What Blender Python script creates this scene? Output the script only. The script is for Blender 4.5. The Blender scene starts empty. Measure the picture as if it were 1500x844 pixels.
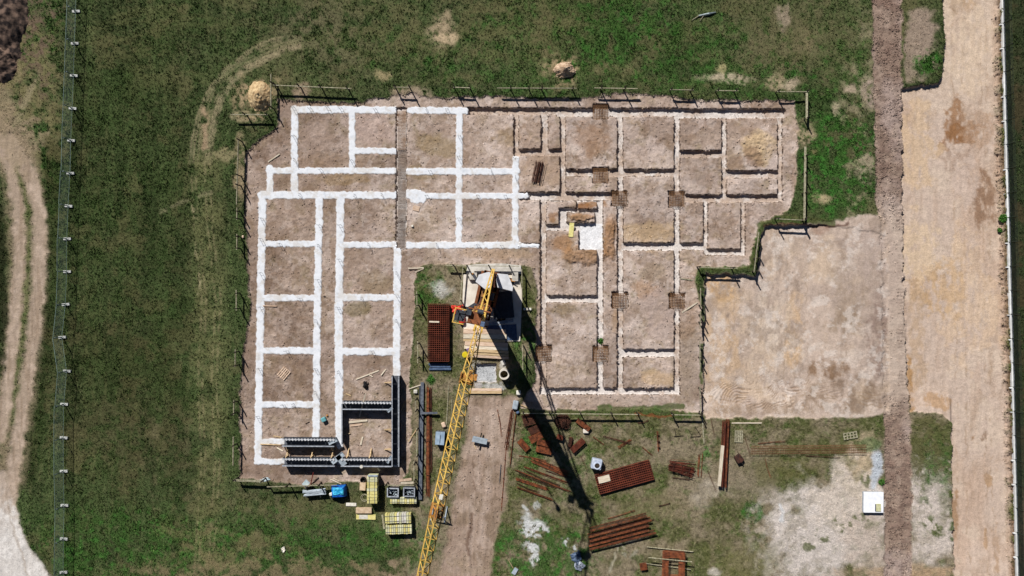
import bpy, math, random
import numpy as np
S=0.0745; CX,CY=750.0,422.0; CAMH=88.0
R=math.radians
rnd=random.Random(7)
scene=bpy.context.scene
COL=scene.collection

# ------------------------------------------------------------------ world, sun, camera
SUN_EL=42.3; SDX,SDY=0.461,-0.887          # direction in which shadows fall
world=bpy.data.worlds.new("World"); scene.world=world; world.use_nodes=True
nt=world.node_tree; bg=nt.nodes['Background']
sky=nt.nodes.new('ShaderNodeTexSky'); sky.sky_type='NISHITA'; sky.sun_disc=False
sky.sun_elevation=R(SUN_EL); sky.sun_rotation=math.atan2(-SDX,-SDY)
sky.air_density=0.4; sky.dust_density=0.05; sky.ozone_density=1.0
nt.links.new(sky.outputs[0],bg.inputs[0]); bg.inputs[1].default_value=0.05
sl=bpy.data.lights.new('sun','SUN'); sl.energy=5.0; sl.angle=R(0.5); sl.color=(1.0,0.955,0.9)
so=bpy.data.objects.new('sun',sl); COL.objects.link(so)
so.rotation_euler=(R(90-SUN_EL),0,math.atan2(-SDX,SDY)); so.location=(0,0,60)
so['kind']='helper'
cam=bpy.data.cameras.new('camera'); co=bpy.data.objects.new('camera',cam); COL.objects.link(co)
co.location=(0,0,CAMH); co.rotation_euler=(0,0,0)
cam.sensor_width=36; cam.lens=18/((750*S)/CAMH); cam.clip_end=3000; cam.clip_start=0.5
scene.camera=co
scene.view_settings.view_transform='Standard'; scene.view_settings.look='None'
scene.view_settings.exposure=0.08; scene.view_settings.gamma=1.0

# ------------------------------------------------------------------ colour + materials
def lin(c):
    o=[]
    for v in c:
        v=v/255.0
        o.append(v/12.92 if v<=0.04045 else ((v+0.055)/1.055)**2.4)
    return tuple(o)
MATS={}
def mat(name,c1,c2=None,rough=0.75,metal=0.0,scale=3.0,bump=0.0,stretch=None,detail=5,lo=0.35,hi=0.65,spec=0.3):
    if name in MATS: return MATS[name]
    m=bpy.data.materials.new(name); m.use_nodes=True; n=m.node_tree.nodes; l=m.node_tree.links
    b=n['Principled BSDF']; b.inputs['Roughness'].default_value=rough; b.inputs['Metallic'].default_value=metal
    b.inputs['Specular IOR Level'].default_value=spec
    tc=n.new('ShaderNodeTexCoord'); mp=n.new('ShaderNodeMapping'); l.new(tc.outputs['Object'],mp.inputs[0])
    oi=n.new('ShaderNodeObjectInfo'); ml=n.new('ShaderNodeMath'); ml.operation='MULTIPLY'; ml.inputs[1].default_value=37.0
    l.new(oi.outputs['Random'],ml.inputs[0]); l.new(ml.outputs[0],mp.inputs['Location'])
    if stretch: mp.inputs['Scale'].default_value=stretch
    nz=n.new('ShaderNodeTexNoise'); nz.inputs['Scale'].default_value=scale; nz.inputs['Detail'].default_value=detail
    l.new(mp.outputs[0],nz.inputs['Vector'])
    cr=n.new('ShaderNodeValToRGB'); cr.color_ramp.elements[0].position=lo; cr.color_ramp.elements[1].position=hi
    c2=c2 or tuple(v*0.78 for v in c1)
    cr.color_ramp.elements[0].color=(*lin(c2),1); cr.color_ramp.elements[1].color=(*lin(c1),1)
    l.new(nz.outputs['Fac'],cr.inputs[0])
    hv=n.new('ShaderNodeHueSaturation'); mr=n.new('ShaderNodeMapRange'); mr.inputs['To Min'].default_value=0.82; mr.inputs['To Max'].default_value=1.15
    l.new(oi.outputs['Random'],mr.inputs['Value']); l.new(mr.outputs[0],hv.inputs['Value']); l.new(cr.outputs[0],hv.inputs['Color'])
    l.new(hv.outputs[0],b.inputs['Base Color'])
    if bump:
        bp=n.new('ShaderNodeBump'); bp.inputs['Strength'].default_value=bump; bp.inputs['Distance'].default_value=0.05
        l.new(nz.outputs['Fac'],bp.inputs['Height']); l.new(bp.outputs[0],b.inputs['Normal'])
    MATS[name]=m; return m
def attr_mat(name,bump=0.6,fine=9.0,amp=0.5,speck=0.35,dist=0.12):
    m=bpy.data.materials.new(name); m.use_nodes=True; n=m.node_tree.nodes; l=m.node_tree.links
    b=n['Principled BSDF']; b.inputs['Roughness'].default_value=1.0; b.inputs['Specular IOR Level'].default_value=0.05
    at=n.new('ShaderNodeAttribute'); at.attribute_name='albedo'
    tc=n.new('ShaderNodeTexCoord')
    n1=n.new('ShaderNodeTexNoise'); n1.inputs['Scale'].default_value=fine; n1.inputs['Detail'].default_value=6; n1.inputs['Roughness'].default_value=0.75
    n2=n.new('ShaderNodeTexNoise'); n2.inputs['Scale'].default_value=1.7; n2.inputs['Detail'].default_value=7; n2.inputs['Roughness'].default_value=0.7
    l.new(tc.outputs['Object'],n1.inputs['Vector']); l.new(tc.outputs['Object'],n2.inputs['Vector'])
    m1=n.new('ShaderNodeMapRange'); m1.inputs['From Min'].default_value=0.3; m1.inputs['From Max'].default_value=0.7
    m1.inputs['To Min'].default_value=1-amp; m1.inputs['To Max'].default_value=1+amp; l.new(n1.outputs['Fac'],m1.inputs['Value'])
    m2=n.new('ShaderNodeMapRange'); m2.inputs['From Min'].default_value=0.3; m2.inputs['From Max'].default_value=0.7
    m2.inputs['To Min'].default_value=1-speck; m2.inputs['To Max'].default_value=1+speck; l.new(n2.outputs['Fac'],m2.inputs['Value'])
    mm=n.new('ShaderNodeMath'); mm.operation='MULTIPLY'; l.new(m1.outputs[0],mm.inputs[0]); l.new(m2.outputs[0],mm.inputs[1])
    vm=n.new('ShaderNodeVectorMath'); vm.operation='SCALE'; l.new(at.outputs['Color'],vm.inputs[0]); l.new(mm.outputs[0],vm.inputs['Scale'])
    l.new(vm.outputs[0],b.inputs['Base Color'])
    if bump:
        ad=n.new('ShaderNodeMath'); ad.operation='ADD'; l.new(n1.outputs['Fac'],ad.inputs[0]); l.new(n2.outputs['Fac'],ad.inputs[1])
        bp=n.new('ShaderNodeBump'); bp.inputs['Strength'].default_value=bump; bp.inputs['Distance'].default_value=dist
        l.new(ad.outputs[0],bp.inputs['Height']); l.new(bp.outputs[0],b.inputs['Normal'])
    MATS[name]=m; return m

# ------------------------------------------------------------------ noise on arrays (pixel units of the site plan)
def vnoise(x,y,seed):
    g=np.random.RandomState(seed).rand(256,256).astype(np.float32)
    xi=np.floor(x).astype(np.int32); yi=np.floor(y).astype(np.int32)
    fx=(x-xi).astype(np.float32); fy=(y-yi).astype(np.float32)
    fx=fx*fx*(3-2*fx); fy=fy*fy*(3-2*fy)
    x0=xi&255; x1=(xi+1)&255; y0=yi&255; y1=(yi+1)&255
    a=g[y0,x0]; b=g[y0,x1]; c=g[y1,x0]; d=g[y1,x1]
    a=a+(b-a)*fx; c=c+(d-c)*fx
    return a+(c-a)*fy
FC={}
def fbm(x,y,scale,seed,octv=4,rough=0.5,sx=1.0,sy=1.0):
    key=(x.shape,float(x.flat[7]),scale,seed,octv,rough,sx,sy)
    if key not in FC: FC[key]=fbm_(x,y,scale,seed,octv,rough,sx,sy)
    return FC[key]
def fbm_(x,y,scale,seed,octv=4,rough=0.5,sx=1.0,sy=1.0):
    t=0.0; amp=1.0; tot=0.0; f=1.0/scale
    for k in range(octv):
        t=t+amp*vnoise(x*f*sx+17.3*k,y*f*sy+9.1*k,seed*13+k); tot+=amp; amp*=rough; f*=2.03
    return t/tot
def sst(e0,e1,v):
    t=np.clip((v-e0)/(e1-e0),0,1); return t*t*(3-2*t)

# ------------------------------------------------------------------ the ground grid
def axis(lo,hi,f0,f1,fine,mid,pad):
    a=list(np.arange(f0,f1,fine)); b=list(np.arange(f1,hi+pad,mid)); c=list(np.arange(f0-mid,lo-pad,-mid))[::-1]
    v=c+a+b
    st=mid
    e=[]; p=v[-1]
    while p<hi+6000: st*=1.28; p+=st; e.append(p)
    st=mid; g=[]; p=v[0]
    while p>lo-6000: st*=1.28; p-=st; g.append(p)
    return np.array(g[::-1]+v+e,dtype=np.float32)
AX=axis(0,1500,350,1176,1.0,1.5,120); AY=axis(0,844,146,690,1.0,1.5,120)
X,Y=np.meshgrid(AX,AY)
# wandering of all hand-drawn borders
wx=(fbm(X,Y,9,1,3)-0.5)*5.0; wy=(fbm(X,Y,9,2,3)-0.5)*5.0
wfx=(fbm(X,Y,4,3,2)-0.5)*2.6; wfy=(fbm(X,Y,4,4,2)-0.5)*2.6
XR,YR=X+wx*1.6,Y+wy*1.6         # rough borders
XT,YT=X+wfx,Y+wfy               # tight borders (trenches)
def sub(x0,y0,x1,y1,pad):
    i0=max(0,np.searchsorted(AX,x0-pad)); i1=np.searchsorted(AX,x1+pad); j0=max(0,np.searchsorted(AY,y0-pad)); j1=np.searchsorted(AY,y1+pad)
    return slice(j0,j1),slice(i0,i1)
def sd_poly(pts,PX,PY):
    d=np.full(PX.shape,1e9,np.float32); ins=np.zeros(PX.shape,bool); n=len(pts)
    for i in range(n):
        ax,ay=pts[i]; bx,by=pts[(i+1)%n]; ex,ey=bx-ax,by-ay; L=ex*ex+ey*ey+1e-9
        t=np.clip(((PX-ax)*ex+(PY-ay)*ey)/L,0,1); qx=PX-ax-t*ex; qy=PY-ay-t*ey
        d=np.minimum(d,qx*qx+qy*qy)
        if ay!=by:
            c=((ay>PY)!=(by>PY))&(PX<ex*(PY-ay)/ey+ax); ins^=c
    d=np.sqrt(d); return np.where(ins,-d,d)
def poly(pts,soft=4.0,PX=None,PY=None):
    PX=XR if PX is None else PX; PY=YR if PY is None else PY
    xs=[p[0] for p in pts]; ys=[p[1] for p in pts]
    s=sub(min(xs),min(ys),max(xs),max(ys),soft+14); out=np.zeros(X.shape,np.float32)
    out[s]=1-sst(-soft/2,soft/2,sd_poly(pts,PX[s],PY[s])); return out
def line(pts,w,soft=3.0,PX=None,PY=None,wv=None):
    PX=XR if PX is None else PX; PY=YR if PY is None else PY
    xs=[p[0] for p in pts]; ys=[p[1] for p in pts]; wm=max([w]+(wv or []))
    s=sub(min(xs),min(ys),max(xs),max(ys),wm+soft+14); out=np.zeros(X.shape,np.float32); px=PX[s]; py=PY[s]
    best=np.full(px.shape,1e9,np.float32)
    for i in range(len(pts)-1):
        ax,ay=pts[i]; bx,by=pts[i+1]; ex,ey=bx-ax,by-ay; L=ex*ex+ey*ey+1e-9
        t=np.clip(((px-ax)*ex+(py-ay)*ey)/L,0,1); d=np.sqrt((px-ax-t*ex)**2+(py-ay-t*ey)**2)
        ww=w if wv is None else wv[i]+(wv[i+1]-wv[i])*t
        best=np.minimum(best,d-np.asarray(ww)/2)
    out[s]=1-sst(-soft/2,soft/2,best); return out
def blob(cx,cy,rx,ry,a=0,edge=0.5,PX=None,PY=None,soft=0.6):
    PX=XR if PX is None else PX; PY=YR if PY is None else PY
    r=max(rx,ry)*1.9; s=sub(cx-r,cy-r,cx+r,cy+r,4); out=np.zeros(X.shape,np.float32)
    dx=PX[s]-cx; dy=PY[s]-cy; c,sn=math.cos(R(a)),math.sin(R(a)); u=(dx*c+dy*sn)/rx; v=(-dx*sn+dy*c)/ry
    d=np.sqrt(u*u+v*v)+(NB[s]-0.5)*edge*2
    out[s]=1-sst(1-soft/2,1+soft/2,d); return out
NB=fbm(X,Y,22,5,5,0.6); NF=fbm(X,Y,3.2,6,3,0.6); NM=fbm(X,Y,60,7,4,0.55); NL=fbm(X,Y,210,8,4,0.5)
NP=fbm(X,Y,1.7,9,2,0.6); NG=fbm(X,Y,11,10,4,0.6)
A=np.zeros(X.shape+(3,),np.float32)
def paint(mask,c,amt=1.0):
    global A
    r=np.flatnonzero(mask.any(1)); q=np.flatnonzero(mask.any(0))
    if len(r)==0: return
    s=(slice(r[0],r[-1]+1),slice(q[0],q[-1]+1)); k=(mask[s]*amt)[...,None].astype(np.float32); A[s]=A[s]*(1-k)+np.array(lin(c),np.float32)*k
def tint(mask,f):
    global A
    A=A*(1+(mask[...,None])*(np.array(f,np.float32)-1))
# --- grass base
A[:]=lin((68,80,50))
paint(sst(0.42,0.7,NB),(74,86,53),0.4)
paint(sst(0.42,0.65,NM),(60,76,42),0.5)
paint(sst(0.50,0.7,fbm(X,Y,35,20,5,0.6)),(60,80,42),0.5)
paint(sst(0.52,0.7,NG),(98,98,68),0.3)
paint(sst(0.55,0.75,NF),(112,108,80),0.38)
paint(sst(0.58,0.76,1-NF),(40,48,28),0.5)
paint(sst(0.6,0.85,NP),(108,124,80),0.4); paint(sst(0.6,0.85,1-NP),(34,40,24),0.5)
ST=fbm(X,Y,16,81,4,.6,sx=1,sy=.06); ST2=fbm(X+Y*.25,Y,20,82,4,.6,sx=.25,sy=1.2)
paint(sst(.5,.68,ST)*sst(420,330,X),(82,98,60),.5); paint(sst(.5,.68,1-ST)*sst(420,330,X),(50,62,36),.4); paint(sst(.52,.7,ST2)*sst(150,110,Y),(104,104,70),.45); paint(sst(.55,.75,fbm(X,Y,110,83,4))*sst(360,420,X),(100,100,68),.4)
paint(sst(.48,.66,fbm(X,Y,85,121,5,.6)),(80,98,58),.4); paint(sst(.52,.66,fbm(X,Y,45,122,5,.65)),(60,80,42),.35); paint(sst(.56,.68,fbm(X,Y,38,123,5,.65)),(108,100,72),.38)
paint(sst(.55,.75,fbm(X,Y,5.5,124,3,.6,sx=1,sy=.12))*sst(400,330,X)*sst(.3,.6,fbm(X,Y,60,125,3)),(104,106,72),.4)
# brighter grass areas
def lush(m,amt=0.8):
    paint(m*sst(0.38,0.6,fbm(X,Y,14,21,4,0.65)),(60,94,42),amt*.8)
    paint(m*sst(0.56,0.7,fbm(X,Y,7,22,3,0.6)),(66,118,50),amt*0.7)
lush(blob(200,800,150,55)+0*X); lush(blob(420,790,170,42),0.75); lush(blob(545,790,90,30),0.5)
lush(blob(1000,80,190,48),0.62); lush(blob(1150,130,130,40),0.5); lush(blob(830,35,150,40,0),0.5); lush(blob(1235,235,60,85),1.0); lush(blob(1230,240,55,75),1.0)
lush(blob(930,15,90,40),0.6); lush(blob(1230,85,50,50),0.5); lush(blob(40,60,50,90),0.55); lush(blob(60,250,28,90),0.4)
lush(blob(750,110,180,40),0.45); lush(blob(600,70,120,30),0.25)
# drier, lighter zones of the field
dry=np.clip(blob(560,60,230,70)*0.5+blob(1120,60,80,60)*0.7+blob(520,740,240,45)*0.7+blob(210,640,90,60)*0.55+blob(40,130,60,90)*0.9+blob(30,200,60,60)*.8,0,1)
paint(dry*sst(0.35,0.65,NG),(112,104,80),0.6)
paint(blob(1190,55,80,70,0,.7)*sst(.3,.6,NG),(108,102,76),.55); paint(blob(690,45,170,45,0,.7)*sst(.35,.65,NG),(100,98,66),.45); paint(np.clip(blob(40,160,48,120,0,.5),0,1)*sst(.3,.65,NG),(122,116,82),.7)
# rows left by mowing on the left field
paint(sst(0.5,0.8,np.sin((X+wx*2)/9.5+0.3*np.sin(Y/70))*0.5+0.5)*blob(210,420,150,420,0,0.2)*sst(0.4,0.6,NG),(78,80,52),0.32)
tint(blob(190,330,110,300,0,0.5),(0.84,0.86,0.82)); tint(blob(180,600,110,130,0,0.7),(0.86,0.82,0.82))
tint(line([(75,220),(72,420),(58,560),(40,700)],26,26),(0.62,0.62,0.58))
# old vehicle loop on the left field
lp=line([(440,62),(385,78),(335,112),(305,170),(294,240),(300,330),(318,450),(300,560),(310,680),(295,844),(290,900)],34,34)
paint(lp*sst(0.3,0.65,NG),(102,108,72),0.5)
for off,am in ((-16,.5),(-11,.5),(-5,.35),(2,.4),(7,.7),(11,.75),(15,.5)):
    paint(line([(440,62+off*.6),(412,67+off*.8),(385,78+off),(358,93+off*.9),(335+off*.5,112+off*.6),(316+off*.8,140+off*.3),(305+off,170),(297+off,205),(294+off,240)],2.5,4,XT,YT)*sst(.2,.55,NG),(172,156,128),am)
cz=fbm(X,Y,24,126,4,.6)
paint(line([(294,240),(300,330),(312,440),(306,560),(310,680),(298,844),(294,900)],46,34)*sst(.3,.62,cz),(112,112,76),.55)
for off in (-14,-8,6,13): paint(line([(294+off,240),(298+off,330),(310+off,440),(304+off,560),(309+off,680),(297+off,860)],2.2,4,XT,YT)*sst(.38,.6,NG),(146,136,104),.6)
paint(blob(430,838,240,16,0,.9)*sst(.35,.6,NG),(130,116,90),.7); paint(blob(330,800,90,30,0,.9)*sst(.4,.6,cz),(122,112,82),.55); paint(blob(500,745,190,26,0,.9)*sst(.4,.62,cz),(104,100,70),.5)
paint(line([(283,300),(292,430)],2.5,3)*sst(0.4,0.6,NG),(150,142,112),0.7)
paint(line([(300,160),(300,215)],9,10)*sst(0.35,0.55,NG),(170,146,120),0.8)
paint(line([(235,310),(310,280)],5,5)*sst(0.35,0.55,NG),(128,124,96),0.6)
paint(line([(228,600),(226,750)],5,6)*sst(0.45,0.55,NG),(112,108,80),0.5)
paint(line([(440,40),(500,60),(470,20)],50,60)*sst(0.35,0.6,NG),(120,110,88),0.4)
# bare spots in the top meadow
for bx,by,rx,ry,c in ((648,45,16,24,(168,150,124)),(655,58,14,8,(186,166,136)),(567,111,14,7,(160,146,112)),(1072,115,36,6,(188,174,150)),(1058,100,5,6,(170,160,120)),
    (1135,120,12,9,(172,156,128)),(1160,126,9,8,(178,162,140)),(1248,132,14,8,(178,160,140)),(1276,135,10,20,(172,152,140)),(1224,160,5,11,(168,156,132)),(1148,22,9,15,(150,136,118)),(1172,60,18,16,(120,112,84)),
    (590,138,18,10,(164,146,124)),(620,140,12,8,(158,142,122)),(440,135,12,11,(150,132,112)),(1207,291,12,6,(176,160,128)),(1183,196,11,16,(165,148,122)),(1192,222,8,6,(120,112,80)),
    (1268,245,9,14,(158,146,124)),(355,170,12,5,(150,140,110)),(352,215,8,14,(140,128,100)),(890,100,30,8,(110,106,76)),(352,262,8,26,(150,134,108)),(330,228,12,7,(140,132,100))):
    paint(blob(bx,by,rx*1.1,ry*1.1,0,1.0,soft=1.0)*sst(.25,.55,fbm(X,Y,8,84,4,.65)),c,0.85)
rightm=blob(1255,190,30,170,0,0.5); paint(rightm*sst(0.5,0.72,fbm(X,Y,16,31,5,.65)),(150,140,114),0.6)
# --- yard south of the dig: dry turf, worn to soil in places
yard=poly([(745,600),(1030,606),(1300,606),(1400,604),(1402,900),(560,900),(585,850),(600,720),(606,560),(610,400),(640,384),(785,384),(790,500),(760,580)],10)
YN=fbm(X,Y,30,24,5,0.6)
paint(yard,(112,106,80),0.95)
paint(yard*sst(0.46,0.62,YN),(138,126,106),0.8)
paint(yard*sst(0.52,0.66,1-YN),(84,92,52),0.75)
paint(yard*sst(0.55,0.72,fbm(X,Y,12,25,4,0.65)),(74,98,44),0.55)
paint(yard*sst(0.56,0.72,NF),(150,142,114),0.35); paint(yard*sst(0.56,0.74,1-NF),(52,52,30),0.5)
lush(yard*np.clip(blob(790,810,85,45)+blob(615,420,30,32)+blob(1103,753,15,15)*1.4+blob(1040,665,10,26,20)+blob(770,520,22,45)+blob(600,800,45,40)*.6+blob(845,690,30,40)*.4+blob(780,655,20,30)*.7,0,1),1.0)
lush(blob(631,557,5,7,0,0.3),1.2)
for bx,by,rx,ry,a,c,am in ((1200,770,85,62,-25,(206,197,190),0.97),(1262,690,26,42,0,(186,168,142),0.95),(1240,730,40,50,20,(204,192,180),0.97),(1080,700,60,30,0,(142,130,112),0.7),(1040,722,28,14,-30,(170,160,144),0.8),
    (1180,815,60,34,0,(200,191,184),0.97),(1278,800,34,60,0,(188,174,162),0.9),(1150,690,55,18,0,(98,96,58),0.6),(1345,730,46,60,30,(202,191,183),0.97),(1370,790,34,40,0,(200,189,180),0.97),(1100,820,50,26,0,(108,108,66),0.6),(1330,838,90,10,0,(172,148,120),0.95),
    (650,425,16,11,0,(190,190,184),0.9),(1112,777,9,6,0,(178,166,150),0.9),(1046,838,8,6,0,(186,180,168),0.9),(985,668,30,26,0,(140,128,108),0.6),(905,610,30,10,0,(98,92,56),0.5),(960,740,50,20,0,(138,126,100),0.5)):
    paint(blob(bx,by,rx,ry,a,0.9,soft=.8)*(.55+.45*sst(.35,.6,fbm(X,Y,12,96,5,.65))),c,am)
paint(blob(1284,685,9,26,5,0.5),(188,196,206),0.9); paint(blob(1275,652,16,8,0,0.8),(86,110,66),0.7)
paint(line([(1141,741),(1147,752),(1144,762)],5,6)*sst(.42,.55,NG),(210,212,214),0.85)
paint(blob(1364,655,36,50,0,0.9)*poly([(1334,608),(1392,612),(1394,760),(1380,760),(1334,700)],5)*sst(.25,.5,NG),(92,92,58),0.9); lush(blob(1375,680,20,50,0,.8),.5)
paint(line([(1395,610),(1393,790)],6,5)*sst(0.4,0.55,NG),(70,88,40),0.9)
paint(line([(1345,700),(1350,720),(1370,780)],10,8)*sst(0.5,0.6,NG),(84,100,56),0.7)
for bx,by in ((1262,760),(1232,768),(1205,790),(1185,800),(1372,775),(1360,768),(1270,700),(1240,640)): paint(blob(bx,by,14,10,30,1.0)*sst(0.5,0.6,NG),(92,100,60),0.8)
ISLE=poly([(1324,-60),(1380,-60),(1381,60),(1378,108),(1350,122),(1326,122)],4)
paint(ISLE*blob(1348,60,20,46,0,.8),(158,140,126),.85); paint(ISLE*blob(1332,90,9,30,0,.8),(150,134,118),.8); lush(ISLE*blob(1358,92,22,20,0,.5),1.2); lush(ISLE*blob(1364,92,16,16,0,.5),1.4)
# spilled lime
for hx,hy,hr in ((381,141,26),(827,102,22),(10,60,66)): paint(blob(hx,hy,hr,hr*1.1,0,1.2,soft=1.2)*sst(.4,.62,fbm(X,Y,6,128,4,.65)),(168,148,118) if hr<60 else (110,92,80),.85)
WL=np.clip(line([(770,760),(780,778),(776,800)],14,18)+blob(784,777,20,11,0,0.7)+line([(772,750),(768,742)],5,5)+blob(783,806,7,20,0,0.6)+blob(835,798,12,6,40,0.7)+blob(787,740,6,5)*0.6,0,1)
paint(WL*sst(0.42,0.52,fbm(X,Y,9,27,4,0.7)),(206,208,208),0.95)
paint(line([(893,780),(905,800),(890,844)],3,4)*sst(0.35,0.5,NG),(176,170,150),0.8); paint(line([(899,780),(913,804)],3,3)*0.7,(176,170,150),0.8)
paint(blob(925,800,18,14,0,0.8)*sst(0.45,0.55,NG),(150,146,130),0.8)
# driveway
drive=poly([(686,582),(762,580),(750,612),(742,690),(742,730),(722,800),(712,900),(612,900),(642,838),(660,770),(672,690),(684,640)],9)
paint(drive,(156,136,122),0.96); paint(drive*sst(0.45,0.65,NB),(172,154,140),0.7); paint(drive*sst(0.5,0.7,1-fbm(X,Y,20,28,4)),(128,110,92),0.7)
for pts in ([(700,600),(698,700),(690,760),(684,844)],[(722,600),(716,700),(706,780),(700,844)]): paint(drive*line(pts,11,9)*sst(0.3,0.6,NG),(186,168,156),0.55)
paint(line([(691,755),(687,790),(685,812)],5,5),(104,82,68),0.8); paint(line([(694,660),(693,740)],3,4)*sst(0.4,0.6,NF),(110,90,76),0.7)
paint(blob(640,838,70,22,0,0.6)*sst(0.35,0.6,NG),(150,132,112),0.7)
paint(line([(620,610),(640,720)],18,20)*sst(0.4,0.6,NG),(132,120,94),0.5)
# left farm track
TB=line([(2,190),(30,250),(40,330),(41,400),(32,500),(20,600),(8,700)],56,16); paint(TB*sst(.15,.55,NG),(138,124,102),.85)
tr=np.clip(line([(-10,190),(12,240),(26,300),(28,380),(20,480),(10,580),(-2,640)],17,9)+line([(14,205),(42,250),(57,310),(58,390),(48,500),(32,600),(20,690),(12,760)],19,10),0,1)
paint(line([(5,200),(30,260),(44,330),(42,400),(32,500),(18,620)],9,9)*0.2,(96,100,56),0.5)
paint(line([(5,200),(30,260),(44,330),(42,400),(32,500),(18,620)],8,8)*0.7,(84,100,52),0.7)
paint(tr,(166,148,132),0.9); paint(tr*sst(0.4,0.7,NG),(186,168,152),0.7); paint(tr*sst(.5,.7,fbm(X,Y,12,85,4,.6,sx=2,sy=.2)),(140,122,104),.6)
paint(blob(18,215,40,40,30,0.7)*sst(0.3,0.5,NG),(150,134,112),0.7); paint(line([(25,180),(45,130),(55,110)],9,9)*sst(0.35,0.55,NG),(150,140,112),0.8)
low=poly([(-80,720),(8,690),(18,730),(32,775),(46,810),(74,845),(150,920),(-80,920)],9); paint(low,(176,160,146),0.97); paint(low*sst(720,790,Y),(202,198,194),.9); paint(low*sst(0.45,0.7,NG)*sst(700,760,Y),(218,214,210),0.8)
paint(low*line([(8,700),(14,760),(40,844)],3,3),(150,134,116),0.5); track_m=np.clip(tr+low,0,1)
paint(blob(8,110,24,20,0,0.5),(140,126,96),0.6); paint(blob(4,160,18,30,0,0.6),(150,134,110),0.7)
paint(blob(0,420,10,120,0,0.5),(34,40,24),0.8)
# beyond the right fence
paint(sst(1478,1486,X+wx)*1.0,(46,54,36),0.75); paint(sst(1478,1486,X+wx)*sst(0.45,0.6,NB),(70,60,44),0.7)
paint(blob(1500,780,22,60,0,0.5),(112,92,78),0.7)
# --- haul road, sand strip, sand pad
haul=poly([(1277,-500),(1318,-500),(1321,60),(1322,130),(1323,330),(1326,480),(1332,600),(1336,700),(1336,900),(1296,900),(1296,700),(1296,610),(1290,330),(1284,300),(1281,150),(1278,60)],3.0)
HN=fbm(X,Y,8,40,4,0.6,sx=0.8,sy=1.15)
paint(haul,(142,123,110),1.0); paint(haul*sst(0.42,0.66,HN),(124,104,94),0.6); paint(haul*sst(330,280,Y)*sst(0.3,0.7,fbm(X,Y,40,98,3)),(122,100,90),0.6); paint(haul*sst(0.5,0.7,fbm(X,Y,70,41,3)),(166,149,141),0.8)
paint(haul*blob(1305,420,24,150,0,0.4),(172,157,150),0.75); paint(haul*sst(0.6,0.75,NF),(96,76,68),0.5)
paint(haul*sst(270,345,Y)*sst(620,560,Y)*sst(1366,1316,X+wx*2),(186,169,155),.97); paint(haul*sst(.5,.66,fbm(X,Y,18,90,4,.65)),(166,148,134),.5)
for hx in (1290,1312): paint(haul*line([(hx,-50),(hx+3,200),(hx+8,480),(hx+14,900)],9,3)*(sst(.3,.9,np.sin(Y*1.25)*.5+.5)*.6+.2)*sst(.35,.6,NG),(104,86,78),0.6)
paint(blob(1290,400,26,70,0,.6),(176,158,146),.7)
strip=poly([(1382,-500),(1466,-500),(1464,-10),(1465,140),(1470,300),(1474,420),(1478,560),(1482,700),(1484,900),(1398,900),(1398,820),(1396,700),(1394,616),(1380,606),(1334,604),(1330,560),(1326,480),(1323,330),(1322,130),(1350,126),(1376,122),(1382,110),(1384,60),(1381,0)],2.2)
SN=fbm(X,Y,90,42,4,0.5,sx=1.7,sy=0.6)
paint(strip,(194,176,161),1.0); paint(strip*sst(0.45,0.65,SN),(187,163,143),0.6); paint(strip*sst(200,90,Y),(204,187,168),.6); paint(strip*sst(0.5,0.7,fbm(X,Y,26,43,4)),(204,187,169),0.6)
paint(strip*sst(.54,.72,fbm(X,Y,15,88,5,.65,sx=1.2,sy=.25)),(178,154,134),.35); paint(strip*sst(.58,.75,fbm(X,Y,8,89,4,.65)),(162,142,122),.3)
for hx in (1398,1412,1440,1448): paint(strip*line([(hx,-20),(hx+4,300),(hx+10,844)],2,2)*sst(.45,.62,NG),(160,136,112),.6)
for bx,by,rx,ry,a,c,am in ((1404,170,20,30,0,(146,110,78),0.85),(1410,195,26,12,-20,(138,100,66),0.8),(1440,290,18,44,0,(140,112,90),0.9),(1440,180,22,26,0,(168,140,116),0.6),(1405,235,22,20,0,(166,144,128),0.7),(1420,270,16,34,0,(196,178,164),0.8),(1405,8,9,14,0,(136,110,86),0.9),(1423,4,7,10,0,(150,112,70),0.9),
    (1385,420,30,36,0,(180,150,112),0.8),(1345,500,12,60,0,(180,156,130),0.7),(1400,760,8,40,0,(160,130,100),0.85),(1432,644,6,7,0,(150,116,82),0.8),(1446,640,6,7,0,(140,116,96),0.8),(1452,704,5,10,0,(168,138,106),0.8),(1448,790,4,16,0,(170,138,104),0.7),(1462,800,3,36,0,(164,134,104),0.6),(1372,590,26,10,0,(170,136,98),0.7),
    (1335,590,5,60,0,(166,130,86),0.8),(1350,360,40,30,0,(206,184,156),0.8),(1420,420,40,80,0,(206,180,150),0.5),(1300+120,60,30,70,0,(208,188,164),0.6),(1345,220,25,60,0,(202,176,142),0.6)):
    paint(strip*blob(bx,by,rx*1.1,ry*1.1,a,1.1,soft=.35)*sst(.25,.55,fbm(X,Y,7,95,4,.65,sy=.5)),c,am)
verge=line([(1461,-300),(1463,0),(1464,140),(1469,300),(1473,420),(1477,560),(1481,700),(1484,900)],9,4)*(1-strip*0.6)
paint(verge,(128,104,84),0.85); paint(verge*sst(0.5,0.62,NG),(82,92,50),0.8)
pad=poly([(1034,402),(1104,404),(1112,398),(1116,345),(1122,332),(1180,330),(1290,312),(1300,330),(1304,606),(1240,612),(1032,612),(1030,500)],5)
PN=fbm(X,Y,55,44,5,0.55)
paint(pad,(188,171,157),1.0); paint(pad*sst(0.48,0.66,PN),(194,174,150),0.6); paint(pad*sst(0.48,0.66,fbm(X,Y,40,45,5,0.6)),(170,154,142),0.7)
paint(pad*sst(0.52,0.7,fbm(X,Y,24,46,5,0.6)),(206,193,181),0.6)
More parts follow.
